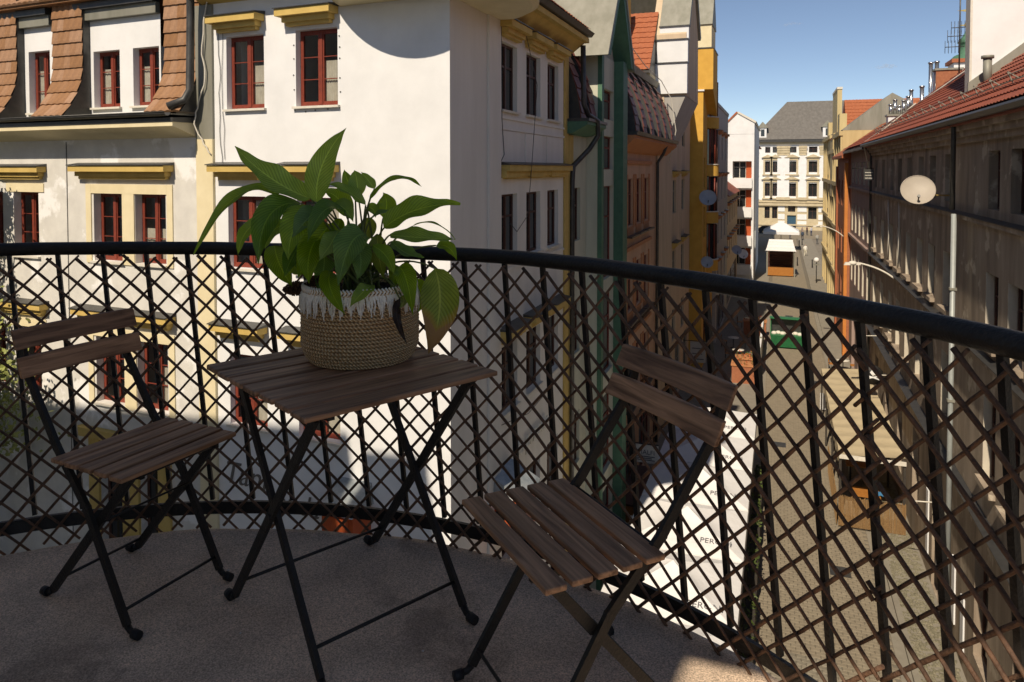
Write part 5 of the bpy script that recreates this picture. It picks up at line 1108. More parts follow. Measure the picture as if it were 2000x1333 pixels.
sq = MB().quad((-60, 140, GZ + .01), (60, 140, GZ + .01), (60, 175, GZ + .01), (-60, 175, GZ + .01)).build('square', M['setts_far']); tag(sq, kind='structure')
# --- white beer parasols in a row on the left
M['canvas'] = mottled('white canvas', (.80,.79,.77), (.74,.73,.71), 2.5, .8, .25, 9, dist=.05)
M['beige_canvas'] = mottled('beige canvas', (.52,.43,.28), (.46,.375,.24), 2.5, .85, .3, 10, dist=.04)
M['print_grey'] = plain('grey print', (.10, .10, .11), .8)
per = text_mesh('PERONI', .24, .004)
per.materials.append(M['print_grey'])
def parasol(x, y, label):
    t = thing('square_parasol', label, 'parasol', (x, y, GZ + .01), 0, 'white square parasols on the cafe terrace'); hw, hl = 1.58, 1.48; ze, zt = 2.35, 2.92
    m = MB(); N = 8      # four sagging panels
    for k in range(4):
        a = [(-hw, -hl), (hw, -hl), (hw, hl), (-hw, hl)]; p, q = a[k], a[(k + 1) % 4]; vs = []
        for i in range(N + 1):
            for j in range(N + 1):
                u = i / N; w = j / N; ex = p[0] + (q[0] - p[0]) * w; ey = p[1] + (q[1] - p[1]) * w
                sag = -.07 * sin(pi * w) * sin(pi * min(1, u * 1.2)) ; vs.append((ex * u, ey * u, zt + (ze - zt) * u ** .9 + sag))
        m.add(vs, [(i * (N + 1) + j, (i + 1) * (N + 1) + j, (i + 1) * (N + 1) + j + 1, i * (N + 1) + j + 1) for i in range(N) for j in range(N)], True)
    m.build('canopy', M['canvas'], t)
    m = MB(); c = [(-hw, -hl), (hw, -hl), (hw, hl), (-hw, hl)]
    for k in range(4): m.quad((*c[k], ze), (*c[(k + 1) % 4], ze), (c[(k + 1) % 4][0] * 1.01, c[(k + 1) % 4][1] * 1.01, ze - .24), (c[k][0] * 1.01, c[k][1] * 1.01, ze - .24))
    va = m.build('valance', M['canvas'], t)
    l = mobj('lettering', per, t); l.location = (.85, -1.0, ze + .16); l.rotation_euler = (math.atan2(zt - ze, hl) * .92, 0, 0)
    MB().tube([(0, 0, 0), (0, 0, 2.9)], .03, 8).build('pole', M['black_metal'], t); MB().box(-.4, .4, -.4, .4, 0, .1).build('base', M['black_metal'], t)
    for k in range(4): MB().tube([(0, 0, 2.3), (c[k][0] * .96, c[k][1] * .96, ze - .02)], .015, 6).build('rib', M['black_metal'], t)
for k in range(6):
    parasol(-2.35, 14.9 + k * 3.06, ['white square beer parasol tucked under the balcony edge', 'white square beer parasol, second along the terrace from the balcony', 'white square beer parasol, third along the terrace from the balcony', 'white square beer parasol, fourth along the terrace from the balcony', 'white square beer parasol next to last before the flower planters', 'white square beer parasol closest to the flower planters'][k])
# terrace fence of dark planters along the parasols
M['dark_plank'] = mottled('dark planks', (.06,.05,.04), (.04,.034,.028), 12, .8, .2, 60)
M['foliage'] = mottled('foliage', (.055,.085,.02), (.09,.12,.03), 14, .6, .2, 60)
def leaves(n, box, s, rg, flat=.5):
    m = MB()
    for _ in range(n):
        c = Vector((rg.uniform(box[0], box[1]), rg.uniform(box[2], box[3]), rg.uniform(box[4], box[5]))); a = Vector((rg.uniform(-1, 1), rg.uniform(-1, 1), rg.uniform(-.6, .6))).normalized(); b = a.cross(Vector((rg.uniform(-1, 1), rg.uniform(-1, 1), rg.uniform(-1, 1)))).normalized(); q = s * rg.uniform(.6, 1.3)
        m.add([c - a * q, c + b * q * flat, c + a * q, c - b * q * flat], [(0, 1, 2, 3)])
    return m
for k in range(5):
    t = thing('terrace_planter', ['low dark planter of herbs edging the parasol terrace beside the nearest setts', 'low dark planter edging the terrace, next to the second parasol', 'low dark planter edging the terrace, next to the third parasol', 'low dark planter edging the terrace, next to the fourth parasol', 'low dark planter edging the terrace, by the flower planters'][k], 'planter', (-.62, 17.0 + k * 3.0, GZ + .014), 0, 'dark planters along the terrace')
    MB().box(-.14, .14, -1.2, 1.2, 0, .75).build('trough', M['dark_plank'], t); tag(leaves(90, (-.18, .18, -1.2, 1.2, .72, .98), .07, rs).build('herbs', M['foliage'], t), kind='stuff')
# --- beige terrace canopy on the right
cn = thing('terrace_canopy', 'long beige canvas terrace canopy with scalloped edge against the brown tenement', 'canopy', (3.1, 33.5, GZ + .09))
m = MB(); NX, NY = 8, 96; vs = []
for j in range(NY + 1):
    y = -5.9 + 11.8 * j / NY; s = .05 * abs(sin(pi * (y + 5.9) / .98))
    for i in range(NX + 1): x = -1.02 + 2.04 * i / NX; vs.append((x, y, 2.62 - .16 * (1 - i / NX) - s * (1 - .3 * sin(pi * i / NX))))
m.add(vs, [(j * (NX + 1) + i, j * (NX + 1) + i + 1, (j + 1) * (NX + 1) + i + 1, (j + 1) * (NX + 1) + i) for j in range(NY) for i in range(NX)], True); m.build('canvas_roof', M['beige_canvas'], cn)
m = MB()
for k in range(12):
    y = -5.9 + k * .983; m.add([(-1.025, y, 2.45), (-1.025, y + .98, 2.45), (-1.06, y + .85, 2.18), (-1.06, y + .49, 2.12), (-1.06, y + .12, 2.18)], [(0, 1, 2, 3, 4)])
m.build('scalloped_edge', M['beige_canvas'], cn)
MB().box(-1.04, 1.04, -5.95, -5.905, 2.36, 2.5).build('front_beam', M['sill'], cn)
for x in (-1.0, 1.0):
    for y in (-5.85, -2, 2, 5.85): MB().box(x - .04, x + .04, y - .04, y + .04, 0, 2.38).build('post', M['dark_plank'], cn)
M['reed'] = mottled('reed screen', (.36,.22,.10), (.22,.125,.055), 40, .85, .4, 60)
for k, (x0, y0, x1, y1, lb) in enumerate(((-1.05, -5.98, 1.05, -5.98, 'reed screen across the open end of the beige canopy'), (-1.1, -5.9, -1.1, -1.2, 'reed screen along the street side of the beige canopy'))):
    t = thing('reed_screen', lb, 'screen', (3.1, 33.5, GZ + .09), 0, 'reed screens round the terrace'); m = MB(); L_ = sqrt((x1 - x0) ** 2 + (y1 - y0) ** 2); n = int(L_ / .022)
    for i in range(n):
        u = (i + .5) / n; x = x0 + (x1 - x0) * u; y = y0 + (y1 - y0) * u; m.tube([(x, y + rs.uniform(-.006, .006), .02), (x + rs.uniform(-.01, .01), y, 1.08 + rs.uniform(-.05, .03))], .0105, 4, smooth=False)
    tag(m.build('reeds', M['reed'], t), kind='stuff')
    MB().bar((x0, y0 + .02 if k == 0 else y0, .95), (x1, y1 + .02 if k == 0 else y1, .95), .03, .03).build('rail', M['dark_plank'], t)
# tables and benches beneath, a blue cloth, an orange table
M['orange_wood'] = mottled('orange wood', (.42,.17,.04), (.34,.13,.03), 8, .6, .1, 60); M['blue_cloth'] = plain('blue cloth', (.05, .22, .42), .8)
for k in range(4):
    t = thing('beer_table', ['orange beer table under the open end of the beige canopy', 'orange beer table, second under the beige canopy from its open end', 'orange beer table, third under the beige canopy from its open end', 'orange beer table at the far end of the beige canopy'][k], 'table', (3.2, 28.9 + k * 2.8, GZ + .09), 0, 'beer tables under the canopy'); MB().box(-.6, .3, -.4, .4, .72, .77).build('table_top', M['orange_wood'], t)
    for x in (-.45, .15): MB().box(x - .03, x + .03, -.3, .3, 0, .718).build('trestle', M['black_metal'], t)
o = MB(); o.add([(x * .1, y * .1, .785 + .05 * sin(x * 1.7 + y) ** 2) for y in range(5) for x in range(6)], [(y * 6 + x, y * 6 + x + 1, y * 6 + x + 7, y * 6 + x + 6) for y in range(4) for x in range(5)], True); o = o.build('folded_cloth', M['blue_cloth']); o.location = (3.2, 28.6, GZ + .09); tag(o, 'crumpled blue cloth on the orange table behind the reed screen', 'cloth')
# round black skull sign by the tenement wall
sg = thing('round_sign', 'round black sign with white diamond and bones on a thin bracket above the beige canopy', 'sign', (3.85, 34.5, -7.6))
MB().lathe([(.001, -.03), (.42, -.03), (.42, .03), (.001, .03)], 28).build('disc', M['black_metal'], sg); sg.children[0].rotation_euler = (pi / 2, 0, 0)
MB().prism([(-.12, .1), (0, -.05), (.12, .1), (0, .28)], -.05, -.034, 'y').build('white_diamond', M['white_wall'], sg)
MB().bar((-.3, -.045, -.18), (.28, -.045, -.02), .012, .05, (0, 0, 1)).bar((-.3, -.04, -.02), (.28, -.04, -.18), .008, .05, (0, 0, 1)).build('white_bones', M['white_wall'], sg)
MB().tube([(.4, 0, .1), (.8, 0, .1)], .02, 6).build('bracket', M['zinc'], sg)
for k, (z, y) in enumerate(((-6.2, 36.0), (-7.3, 33.5), (-8.5, 24.0))): 
    o = MB().tube([(4.4, y, z), (3.7, y, z - .05)], .02, 6).build('wall_bracket', M['sill']); tag(o, ['pale steel bracket sticking out of the brown wall above the round sign', 'pale steel bracket sticking out of the brown wall below the round sign', 'pale steel bracket low on the brown wall before the canopy'][k], 'bracket')
# white posters / doors low on the tenement wall
for k, (y, z0, z1) in enumerate(((21.6, -10.6, -8.9), (20.6, -10.9, -9.4), (23.6, -10.4, -8.3), (25.2, -10.6, -8.6))):
    o = MB().box(4.36, 4.397, y - .16, y + .16, z0, z1).build('notice_board', M['white_wall']); tag(o, ['white notice panel left of the grey downpipe near its foot', 'white notice panel right at the foot of the grey downpipe', 'tall white notice panel low on the brown wall', 'tall white notice panel next to the end of the beige canopy'][k], 'notice', 'white panels on the brown wall')
# --- green skip
sk = thing('green_skip', 'green steel skip with open lid and pale sacks, standing on the setts', 'skip', (.62, 54.5, GZ + .02)); M['skip_green'] = mottled('green skip paint', (.02,.18,.07), (.016,.13,.05), 6, .5, .1, 40)
MB().hexa([(-.95, -.6, .1), (.95, -.6, .1), (.95, .6, .1), (-.95, .6, .1)], [(-1.1, -.85, .95), (1.1, -.85, .95), (1.1, .85, .95), (-1.1, .85, .95)]).build('tub', M['skip_green'], sk)
MB().box(-1.1, 1.1, .72, .8, .96, 1.9).build('back_panel', M['dark_zinc'], sk); MB().box(-1.15, 1.15, .2, .9, 1.905, 1.97).build('lid', M['skip_green'], sk)
for s in (-1.08, 1.08): MB().bar((s, .75, .96), (s, .7, 1.9), .05, .05, (0, 1, 0)).bar((s, -.7, .96), (s, .6, 1.85), .05, .05, (0, 1, 0)).build('frame', M['skip_green'], sk)
for k in range(7): m = MB(); m.sphere((-.85 + k * .28, -.3 + .2 * (k % 2), 1.0), .2, 9, 6, .7); m.build('sack', M['sill'], sk)
# --- cafe tables, grates and kerb stones farther up
def cafe_set(x, y, lb):
    t = thing('cafe_table', lb, 'table', (x, y, GZ + .012), 0, 'small cafe tables farther up'); MB().lathe([(.001, .72), (.38, .72), (.38, .75), (.001, .75)], 16).build('table_top', M['sill'], t); MB().tube([(0, 0, 0), (0, 0, .72)], .03, 6).build('stem', M['black_metal'], t); MB().lathe([(.001, .0), (.24, .0), (.2, .03), (.001, .04)], 12).build('foot', M['black_metal'], t)
    for q in (-1, 1):
        c = thing('cafe_chair', lb.replace('cafe table', '%s side cafe chair at table' % ('wall' if q < 0 else 'street')), 'chair', (x + q * .62, y + .1, GZ + .012), 0, 'cafe chairs farther up'); MB().box(-.2, .2, -.2, .2, .43, .47).build('seat', M['orange_wood'], c); MB().box(q * .17, q * .21, -.2, .2, .55, .88).build('backrest', M['orange_wood'], c)
        for a in (-.17, .17):
            for b in (-.17, .17): MB().box(a - .015, a + .015, b - .015, b + .015, 0, .428 if a * q < 0 else .86).build('leg', M['black_metal'], c)
for k, (x, y, lb) in enumerate(((-2.4, 49.5, 'cafe table standing past the terracotta planters'), (-2.9, 53.0, 'cafe table beside the white canvas screen'), (-2.2, 60.0, 'cafe table behind the brick red planter'), (3.75, 45.5, 'cafe table on the right pavement beyond the white barrier'), (3.8, 49.0, 'cafe table on the right pavement under the mauve house'))): cafe_set(x, y, lb)
for k, (x, y) in enumerate(((1.9, 24.5), (.1, 35.0), (2.3, 46.0), (.9, 66.0))):
    gr = MB(); gr.box(-.3, .3, -.3, .3, 0, .006)
    for q in range(5): gr.box(-.24, .24, -.24 + q * .11, -.19 + q * .11, .0062, .014)
    o = gr.build('drain_grate', M['dark_zinc'], road); o.location = (x, y, GZ + .022)
for k in range(60): MB().box(3.20, 3.36, 14.0 + k * 1.2, 15.18 + k * 1.2, GZ, GZ + .115).build('kerb_stone', M['slab'], pr)
# --- planters with red flowers, crates
for k, (x, y, w, h, lb) in enumerate(((-1.75, 44.8, 1.5, 1.0, 'terracotta planter of trailing red flowers beyond the last parasol'), (-1.7, 46.8, 1.4, .9, 'second terracotta planter, backing onto the sunlit flags'), (-1.6, 57.5, 1.6, 1.1, 'brick red planter beside the white screen farther up the street'), (3.7, 41.5, 1.0, 1.2, 'red brick planter behind the white barrier at the canopy'))):
    t = thing('flower_planter', lb, 'planter', (x, y, GZ + .01), 0, 'flower planters'); MB().box(-w / 2, w / 2, -.45, .45, 0, h).build('box', M['brick'], t); MB().box(-w / 2 - .05, w / 2 + .05, -.5, .5, h + .002, h + .08).build('rim', M['terracotta'], t)
    tag(leaves(170, (-w / 2, w / 2, -.5, .4, h * .5, h + .4), .06, rs).build('foliage', M['foliage'], t), kind='stuff'); tag(leaves(40, (-w / 2, w / 2, -.55, .4, h * .7, h + .45), .05, rs, .9).build('blossom', M['orange_paint'], t), kind='stuff')
bw = thing('white_barrier', 'white slatted barrier with crossed braces at the far end of the beige canopy', 'barrier', (3.1, 40.6, GZ + .09))
MB().box(-1.0, .8, .05, .1, 0, .85).build('panel', M['white_wall'], bw)
for a, b in (((-.5, 0, .9), (.5, 0, 1.5)), ((.5, 0, .9), (-.5, 0, 1.5)), ((-.55, 0, 1.55), (.55, 0, 1.55)), ((-.5, 0, .86), (-.5, 0, 1.5)), ((.5, 0, .86), (.5, 0, 1.5)), ((-.55, 0, .88), (.55, 0, .88))): MB().bar(a, b, .07, .05, (0, 1, 0)).build('brace', M['white_wall'], bw)
ws = thing('white_screen', 'narrow white canvas screen standing along the gutter past the flower planters', 'screen', (-1.0, 50, GZ + .015)); MB().box(-.06, .06, -4, 5, .05, 1.7).build('screen_panel', M['canvas'], ws)
for k in range(4): MB().box(-.09, .09, -4 + k * 3 - .04, -4 + k * 3 + .04, 0, 1.8).build('post', M['zinc'], ws)
# --- white stall and big white parasol near the square
st = thing('market_stall', 'white roofed market stall of dark wood halfway to the square', 'stall', (.25, 91.5, GZ + .012))
m = MB(); N = 10; vs = []
for j in range(N + 1):
    u = j / N; z = 3.0 + 1.0 * u - .1 * abs(sin(u * pi * 4)); hw = 1.75 - .4 * u ** .6; vs += [(-hw, -1.7 + 3.8 * u, z), (hw, -1.7 + 3.8 * u, z)]
m.add(vs, [(2 * j, 2 * j + 1, 2 * j + 3, 2 * j + 2) for j in range(N)]); m.build('canvas_roof', M['canvas'], st)
for x in (-1.5, 1.5):
    for y in (-1.5, 1.9): MB().box(x - .06, x + .06, y - .06, y + .06, 0, 3.0).build('post', M['zinc'], st)
MB().box(-1.4, 1.4, 1.75, 1.85, .1, 2.9).build('rear_panel', M['brown_wood'], st); MB().box(-1.4, 1.4, -1.3, -.7, .1, 1.0).build('counter', M['orange_wood'], st)
for k in range(3): MB().box(-1.3, 1.3, 1.3, 1.7, .8 + k * .6, .85 + k * .6).build('shelf', M['brown_wood'], st)
ps = thing('pyramid_parasol', 'large white pyramid parasol over red terrace boxes at the mouth of the square', 'parasol', (.35, 121, GZ + .012))
MB().add([(-2.6, -2.6, 2.9), (2.6, -2.6, 2.9), (2.6, 2.6, 2.9), (-2.6, 2.6, 2.9), (0, 0, 4.4), (-2.6, -2.6, 2.5), (2.6, -2.6, 2.5), (2.6, 2.6, 2.5), (-2.6, 2.6, 2.5)], [(0,1,4),(1,2,4),(2,3,4),(3,0,4),(0,5,6,1),(1,6,7,2),(2,7,8,3),(3,8,5,0)]).build('canopy', M['canvas'], ps); MB().tube([(0, 0, 0), (0, 0, 4.3)], .06, 6).build('pole', M['zinc'], ps)
for k in range(4): MB().box(-1.4 + k * .72, -.75 + k * .72, -2.4, -2.0, 0, .8).build('terrace_box', M['brick'], ps)
# --- lamps, bollards, dishes
def wall_lamp(loc, reach, label):
    t = thing('wall_lamp', label, 'street lamp', loc, 0, 'arm lamps on the right hand walls'); pts = [(0, 0, 0), (-reach * .35, 0, .5), (-reach * .7, 0, .66), (-reach, 0, .68)]
    MB().tube([bez(Vector(pts[0]), Vector(pts[1]), Vector(pts[3]), k / 12) for k in range(13)], .035, 8).build('arm', M['sill'], t); m = MB(); m.sphere((-reach - .28, 0, .68), .16, 10, 8, .6); o = m.build('lamp_head', M['sill'], t); o.scale = (1, 1, 1); MB().hexa([(-reach - .6, -.12, .60), (-reach, -.06, .62), (-reach, .06, .62), (-reach - .6, .12, .60)], [(-reach - .55, -.1, .70), (-reach, -.05, .72), (-reach, .05, .72), (-reach - .55, .1, .70)]).build('lamp_hood', M['sill'], t)
wall_lamp((4.4, 31.8, -3.2), 1.35, 'pale curved arm lamp on the brown tenement'); wall_lamp((4.05, 53.2, -3.3), 1.3, 'pale curved arm lamp on the orange brick house')
def dish(loc, r, rz, tilt, mat, label, arm=True):
    t = thing('satellite_dish', label, 'satellite dish', loc, rz, 'satellite dishes'); m = MB(); pr = [(max(r * k / 8, .001), .16 * r * (k / 8) ** 2) for k in range(9)]; m.lathe(pr, 28); m.lathe([(p[0], p[1] - .012) for p in pr], 28); m.tube([(r * cos(a), r * sin(a), .16 * r) for a in [2 * pi * k / 28 for k in range(29)]], .012, 5, False)
    o = m.build('reflector', mat, t); o.rotation_euler = (pi / 2 - tilt, 0, 0)
    MB().tube([(0, 0, -r * .95), (0, -r * .75, -r * .35)], .018, 6).tube([(0, -r * .72, -r * .36), (0, -r * .84, -r * .30)], .04, 8).build('receiver_arm', M['dark_zinc'], t)
    if arm: MB().tube([(0, .04, -.1), (.3, .06, -.12), (.80, .08, -.12)], .025, 6).build('wall_bracket', M['gilt'], t)
M['dish_beige'] = mottled('beige dish enamel', (.42,.37,.30), (.38,.33,.27), 3, .5, .03, 40); M['dish_grey'] = mottled('grey dish enamel', (.40,.44,.48), (.34,.38,.42), 3, .45, .03, 40)
dish((3.56, 22.6, .62), .42, radians(-4), radians(25), M['dish_beige'], 'beige satellite dish on a bracket at the ledge of the brown tenement')
dish((-4.05, 45.6, -.55), .50, radians(10), radians(25), M['dish_grey'], 'blue grey satellite dish at the corner of the amber house', False)
dish((-4.1, 46.0, -4.5), .36, radians(10), radians(25), M['dish_grey'], 'small grey satellite dish low on the amber house', False)
dish((-3.3, 64.0, -5.6), .40, radians(20), radians(25), M['dish_grey'], 'grey satellite dish before the white balcony block', False)
dish((-2.9, 66.5, -6.2), .42, radians(20), radians(25), M['canvas'], 'white satellite dish before the white balcony block', False)
gl_ = thing('globe_lamp', 'short pavement lamp with white globe near the yellow fronts', 'street lamp', (3.9, 86, GZ + .09)); MB().tube([(0, 0, 0), (0, 0, 2.3)], .05, 6).build('post', M['black_metal'], gl_); m = MB(); m.sphere((0, 0, 2.5), .28, 10, 8); m.build('globe', M['canvas'], gl_); MB().box(-.3, .3, -.3, .3, 1.95, 2.05).build('collar', M['zinc'], gl_)
for k, (x, y, lb) in enumerate(((2.3, 101, 'black bollard alone on the setts before the square'), (4.0, 99, 'black bollard on the pavement by the yellow fronts'), (1.9, 126, 'black bollard at the mouth of the square beside the white parasol'), (3.1, 125, 'black bollard, middle of the short row at the square'), (3.6, 128, 'black bollard at the yellow end of the short row'))):
    o = MB().tube([(0, 0, 0), (0, 0, 1.0)], .07, 8).tube([(0, 0, 1.0), (0, 0, 1.12)], [.09, .04], 8).build('bollard', M['black_metal']); o.location = (x, y, GZ + .01); tag(o, lb, 'bollard', 'black bollards')
pole = thing('lamp_post', 'slim grey lamp post with round sign before the white balcony block', 'post', (-1.9, 66, GZ + .01)); MB().tube([(0, 0, 0), (0, 0, 7.2)], .05, 6).build('shaft', M['pale_pipe'], pole); m = MB(); m.lathe([(.001, -.02), (.32, -.02), (.32, .02), (.001, .02)], 20); o = m.build('round_plate', M['sill'], pole); o.rotation_euler = (pi / 2, 0, 0); o.location = (.0, -.07, 2.6)
# --- shop signs on the left
def sign(loc, w, h, txt, sz, label, bgm, rz=0.0):
    t = thing('shop_sign', label, 'sign', loc, rz, 'hanging shop signs'); MB().box(-w / 2, w / 2, -.03, .03, -h / 2, h / 2).build('board', bgm, t)
    for k, (tx, s_, z) in enumerate(txt):
        o = mobj('lettering', text_mesh(tx, s_, .006), t); o.data.materials.append(M['print_grey']); o.location = (0, -.036, z); o.rotation_euler = (pi / 2, 0, 0)
    for k in range(3): MB().box(-w * .38, w * (.38 - .1 * (k % 2)), -.037, -.032, -h * .36 + k * h * (.1 if txt else .26), -h * .36 + k * h * (.1 if txt else .26) + h * .05).build('print_line', M['print_grey'] if bgm is not M['dark_zinc'] else M['sill'], t)
    MB().tube([(-w / 2 - .5, 0, h / 2 + .04), (w / 2, 0, h / 2 + .04)], .02, 6).build('bracket', M['black_metal'], t)
sign((-4.35, 25.4, -8.75), 1.0, .62, [('AMALFI', .23, .06)], 0, 'cream AMALFI sign hanging above the cafe entrance', M['sill'])
sign((-4.25, 29.5, -8.3), 1.3, .5, [], 0, 'pinkish sign hanging farther along, above the cream one', mottled('pinkish board', (.62,.44,.38), (.55,.38,.33), 4, .8))
sign((-4.0, 40.0, -8.6), .8, 1.1, [], 0, 'dark framed notice board on the beige house', M['grey_wall'])
sign((3.9, 37.6, .95), .42, .5, [], 0, 'small dark plate sticking out of the top storey of the brown tenement', M['dark_zinc'])
# menu board and wooden terrace things under the signs
mbd = thing('menu_board', 'tilted menu board with red and blue print by the parasols', 'board', (-4.1, 23.2, GZ + .01)); MB().hexa([(-.35, -.2, .1), (.35, -.2, .1), (.35, -.16, .1), (-.35, -.16, .1)], [(-.35, .12, 1.25), (.35, .12, 1.25), (.35, .16, 1.25), (-.35, .16, 1.25)]).build('board', M['sill'], mbd); MB().hexa([(-.3, -.13, .35), (.3, -.13, .35), (.3, -.12, .35), (-.3, -.12, .35)], [(-.3, -.02, .75), (.3, -.02, .75), (.3, -.01, .75), (-.3, -.01, .75)]).build('blue_print', M['blue_cloth'], mbd); MB().hexa([(-.3, -.01, .8), (.3, -.01, .8), (.3, 0, .8), (-.3, 0, .8)], [(-.3, .09, 1.18), (.3, .09, 1.18), (.3, .10, 1.18), (-.3, .10, 1.18)]).build('red_print', M['orange_paint'], mbd)
bar_ = thing('terrace_bar', 'brown wooden terrace bar between the signs and the parasols', 'counter', (-4.5, 26.0, GZ + .01)); MB().box(-.5, .5, -1.6, 1.6, 0, 1.1).build('counter', M['orange_wood'], bar_); MB().box(-.6, .6, -1.7, 1.7, 1.102, 1.16).build('top', M['brown_wood'], bar_)
# --- ivy on the old pale house
iv = thing('wall_ivy', 'yellow green ivy climbing the end of the pale weathered house', 'plant', (-17.2, 11.5, GZ)); m = MB(); ri = random.Random(4)
for k in range(9000):
    u = ri.random(); z = 6.2 + 6.4 * u; spread = .9 + .8 * sin(u * 5) * .5 + .7 * (1 - u); x = ri.gauss(0, .48) * spread - .35; y = -.15 - abs(ri.gauss(0, .28)); c = Vector((x + .5 * sin(z * 1.1), y, z)); a = Vector((ri.uniform(-1, 1), ri.uniform(-.6, .6), ri.uniform(-1, .4))).normalized(); b = a.cross(Vector((ri.uniform(-.5, .5), -1, ri.uniform(-.5, .8)))).normalized(); q = ri.uniform(.04, .085)
    m.add([c - a * q, c + b * q * .6, c + a * q, c - b * q * .6], [(0, 1, 2, 3)])
M['ivy'] = mottled('ivy leaves', (.34,.36,.11), (.22,.25,.07), 5, .55, .1, 60)
tag(m.build('foliage', M['ivy'], iv), kind='stuff')
for k in range(6): MB().tube([(ri.uniform(-.4, .4) + .3 * sin(q + k), -.1, q * .8) for q in range(16)], [.05 - .002 * q for q in range(16)], 5).build('stem', M['bark'], iv)
# --- people far down the street
def person(loc, rz, top, legs, skin, label, pose=0.0, hair=(.05, .03, .02)):
    pts = [(0, 0, .95), (0, 0, 1.15), (0, 0, 1.42), (0, 0, 1.52), (0, -.01, 1.68), (.10, 0, .88), (.11, -.10 * pose, .48), (.11, .16 * pose, .06), (.11, -.12 + .16 * pose, .03), (-.10, 0, .88), (-.11, .10 * pose, .48), (-.11, -.16 * pose, .06), (-.11, -.12 - .16 * pose, .03), (.19, 0, 1.38), (.24, .03 + .1 * pose, 1.12), (.23, -.1 + .1 * pose, .88), (-.19, 0, 1.38), (-.24, .03 - .1 * pose, 1.12), (-.23, -.1 - .1 * pose, .88)]
    ed = [(0, 1), (1, 2), (2, 3), (3, 4), (0, 5), (5, 6), (6, 7), (7, 8), (0, 9), (9, 10), (10, 11), (11, 12), (2, 13), (13, 14), (14, 15), (2, 16), (16, 17), (17, 18)]
    rd = [.15, .145, .15, .055, .105, .095, .062, .045, .04, .095, .062, .045, .04, .062, .045, .035, .062, .045, .035]
    me = bpy.data.meshes.new('person'); me.from_pydata(pts, ed, []); o = bpy.data.objects.new('person', me); COL.objects.link(o); s = o.modifiers.new('skin', 'SKIN'); sv = me.skin_vertices[0].data if me.skin_vertices else None
    if sv is None:
        me.attributes; 
    else:
        for q, r0 in zip(sv, rd): q.radius = (r0, r0)
        sv[0].use_root = True
    o.modifiers.new('sub', 'SUBSURF').levels = 1; o.modifiers['sub'].render_levels = 1
    m, n, b = newmat('clothes'); L = n.links.new; tc = _nd(n, 'ShaderNodeTexCoord'); sp = _nd(n, 'ShaderNodeSeparateXYZ'); L(tc.outputs['Object'], sp.inputs[0]); cr = _nd(n, 'ShaderNodeValToRGB'); mr = _nd(n, 'ShaderNodeMath', operation='DIVIDE'); mr.inputs[1].default_value = 1.8; L(sp.outputs[2], mr.inputs[0]); L(mr.outputs[0], cr.inputs[0]); e = cr.color_ramp; e.interpolation = 'CONSTANT'
    e.elements[0].position = 0; e.elements[0].color = (.03, .025, .02, 1); e.elements[1].position = .05; e.elements[1].color = (*legs, 1)
    for ps_, c in ((.53, top), (.84, skin), (.945, hair)): x = e.elements.new(ps_); x.color = (*c, 1)
    L(cr.outputs[0], b.inputs['Base Color']); b.inputs['Roughness'].default_value = .85; me.materials.append(m)
    o.location = loc; o.rotation_euler = (0, 0, rz); tag(o, label, 'person'); return o
def skinned(me):
    pass
SK = (.45, .28, .2)
for a in (((3.6, 112, GZ + .02), 3.0, (.7, .68, .6), (.6, .55, .42), 'person in white walking along the pavement edge alone', .8), ((1.9, 139, GZ + .02), 0.4, (.05, .05, .06), (.05, .05, .07), 'person in black standing alone left of the small crowd', .2), ((4.1, 146, GZ + .02), 2.0, (.30, .22, .2), (.05, .06, .1), 'person in brown in the small crowd at the palace wall', .4), ((5.0, 148, GZ + .02), 1.0, (.12, .05, .05), (.04, .04, .05), 'person in dark red in the small crowd at the palace wall', .3), ((5.7, 147, GZ + .02), 4.0, (.5, .5, .55), (.04, .05, .09), 'person in pale grey in the small crowd at the palace wall', .2), ((3.9, 137, GZ + .02), 3.3, (.04, .06, .09), (.03, .03, .04), 'person in navy walking toward the bollards', .9), ((6.0, 131, GZ + .02), 2.6, (.35, .34, .3), (.1, .1, .1), 'person in grey bending near the yellow fronts', .6), ((-1.2, 116, GZ + .02), 1.5, (.4, .3, .3), (.05, .05, .06), 'person standing beside the big white parasol', .1)):
    person(a[0], a[1], a[2], a[3], SK, a[4], a[5])
# --- parked car at the palace
car = thing('parked_car', 'dark parked car in the shade at the foot of the palace', 'car', (-2.0, 151, GZ + .02)); M['car_paint'] = plain('dark car paint', (.03, .03, .035), .25, spec=.6)
MB().prism([(-2.1, .35), (2.1, .35), (2.15, .75), (1.4, .85), (.8, 1.4), (-1.0, 1.42), (-1.7, .9), (-2.15, .8)], -.85, .85, 'y').build('body', M['car_paint'], car, bevel=.05); MB().prism([(-1.45, .9), (1.2, .9), (.72, 1.32), (-.9, 1.34)], -.87, .87, 'y').build('side_window', M['dark_glass'], car)
for x in (-1.3, 1.3):
    for y in (-.86, .86): MB().tube([(x, y - .1, .33), (x, y + .1, .33)], .33, 16).build('wheel', M['rubber'], car)
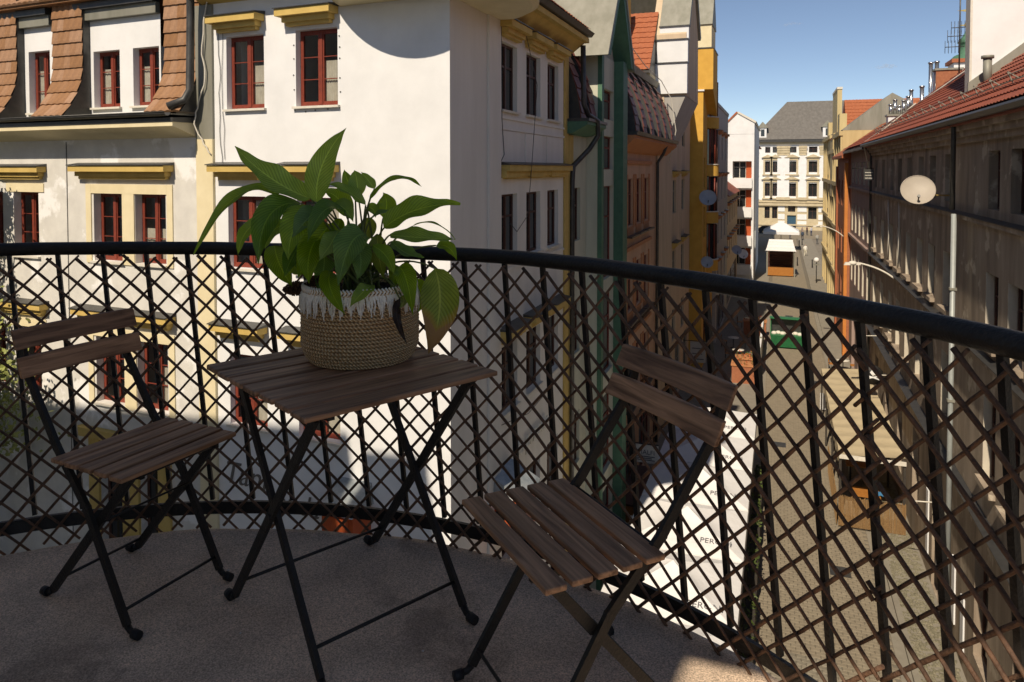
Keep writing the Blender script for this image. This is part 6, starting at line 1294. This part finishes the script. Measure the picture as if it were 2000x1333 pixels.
# ================================================================ THE HOUSE THE BALCONY BELONGS TO (behind the viewer)
hb = thing('balcony_house', 'plastered house that carries the round balcony', 'building', (-4, -6, GZ))
h = Facade(hb, 4, 6, 0); h.m = Matrix.Translation((0, 0, -GZ)) @ h.m
h.box('wall', M['old_wall'], -7.0, -.72, -1.9, -.62, GZ, 4.25); h.box('rear_wing', M['old_wall'], -7.0, -2.9, -9, -1.902, GZ, 4.25)
h.part(MB().prism([(-7.0, 4.26), (-3.8, 4.6), (-.72, 4.26)], -1.9, -.7, 'y'), 'roof', M['tile_red'])
h.box('west_wing', M['old_wall'], -36, -9.0, -9, -.62, GZ, 8.5); h.box('stair_tower', M['old_wall'], -8.65, -7.35, -4, -.62, GZ, 8.2)
m = MB(); n = 48
slab = [(-1.0 + 1.9 * cos(2 * pi * k / n), .28 + 1.9 * sin(2 * pi * k / n)) for k in range(n)]; slab = [(x, min(max(y, -.95), .3)) for x, y in slab]
m.prism(slab, 2.80, 2.97, 'z'); h.part(m, 'added_shade_slab', M['concrete_edge'])  # unseen slab, added only to shade the balcony and bound the sun patch
m = MB(); m.box(-2.9, -.72, -.66, -.3, -.16, -.002); h.part(m, 'balcony_bearing', M['concrete_edge'])
# --- two small clouds far off
def cloud(loc, sx, sz, label, seed):
    rg = random.Random(seed); m = MB()
    for k in range(26):
        u = rg.uniform(-1, 1); r = sz * rg.uniform(.35, .8) * (1.1 - abs(u) * .8); m.sphere((u * sx, rg.uniform(-.5, .5) * sx * .5, rg.uniform(-.15, .3) * sz * (1 - abs(u))), r, 12, 8, .6)
    cm = bpy.data.materials.new('cloud'); cm.use_nodes = True; n = cm.node_tree; n.nodes.clear(); L = n.links.new; oo = _nd(n, 'ShaderNodeOutputMaterial'); pv = _nd(n, 'ShaderNodeVolumePrincipled'); tc = _nd(n, 'ShaderNodeTexCoord'); nz = _nd(n, 'ShaderNodeTexNoise'); nz.inputs['Scale'].default_value = .06; nz.inputs['Detail'].default_value = 5; L(tc.outputs['Object'], nz.inputs[0]); mr = _nd(n, 'ShaderNodeMapRange'); mr.inputs[1].default_value = .38; mr.inputs[2].default_value = .66; mr.inputs[3].default_value = 0; mr.inputs[4].default_value = .03; L(nz.outputs[0], mr.inputs[0]); L(mr.outputs[0], pv.inputs['Density']); pv.inputs['Color'].default_value = (.98, .98, .98, 1); L(pv.outputs[0], oo.inputs['Volume'])
    o = m.build('cloud', cm); o.location = loc; tag(o, label, 'cloud', kind=None)
cloud((28, 2367, 435), 34, 11, 'faint thin cloud wisp high in the blue sky', 3)
cloud((294, 2460, 307), 36, 15, 'small white cloud above the red roofs', 5)
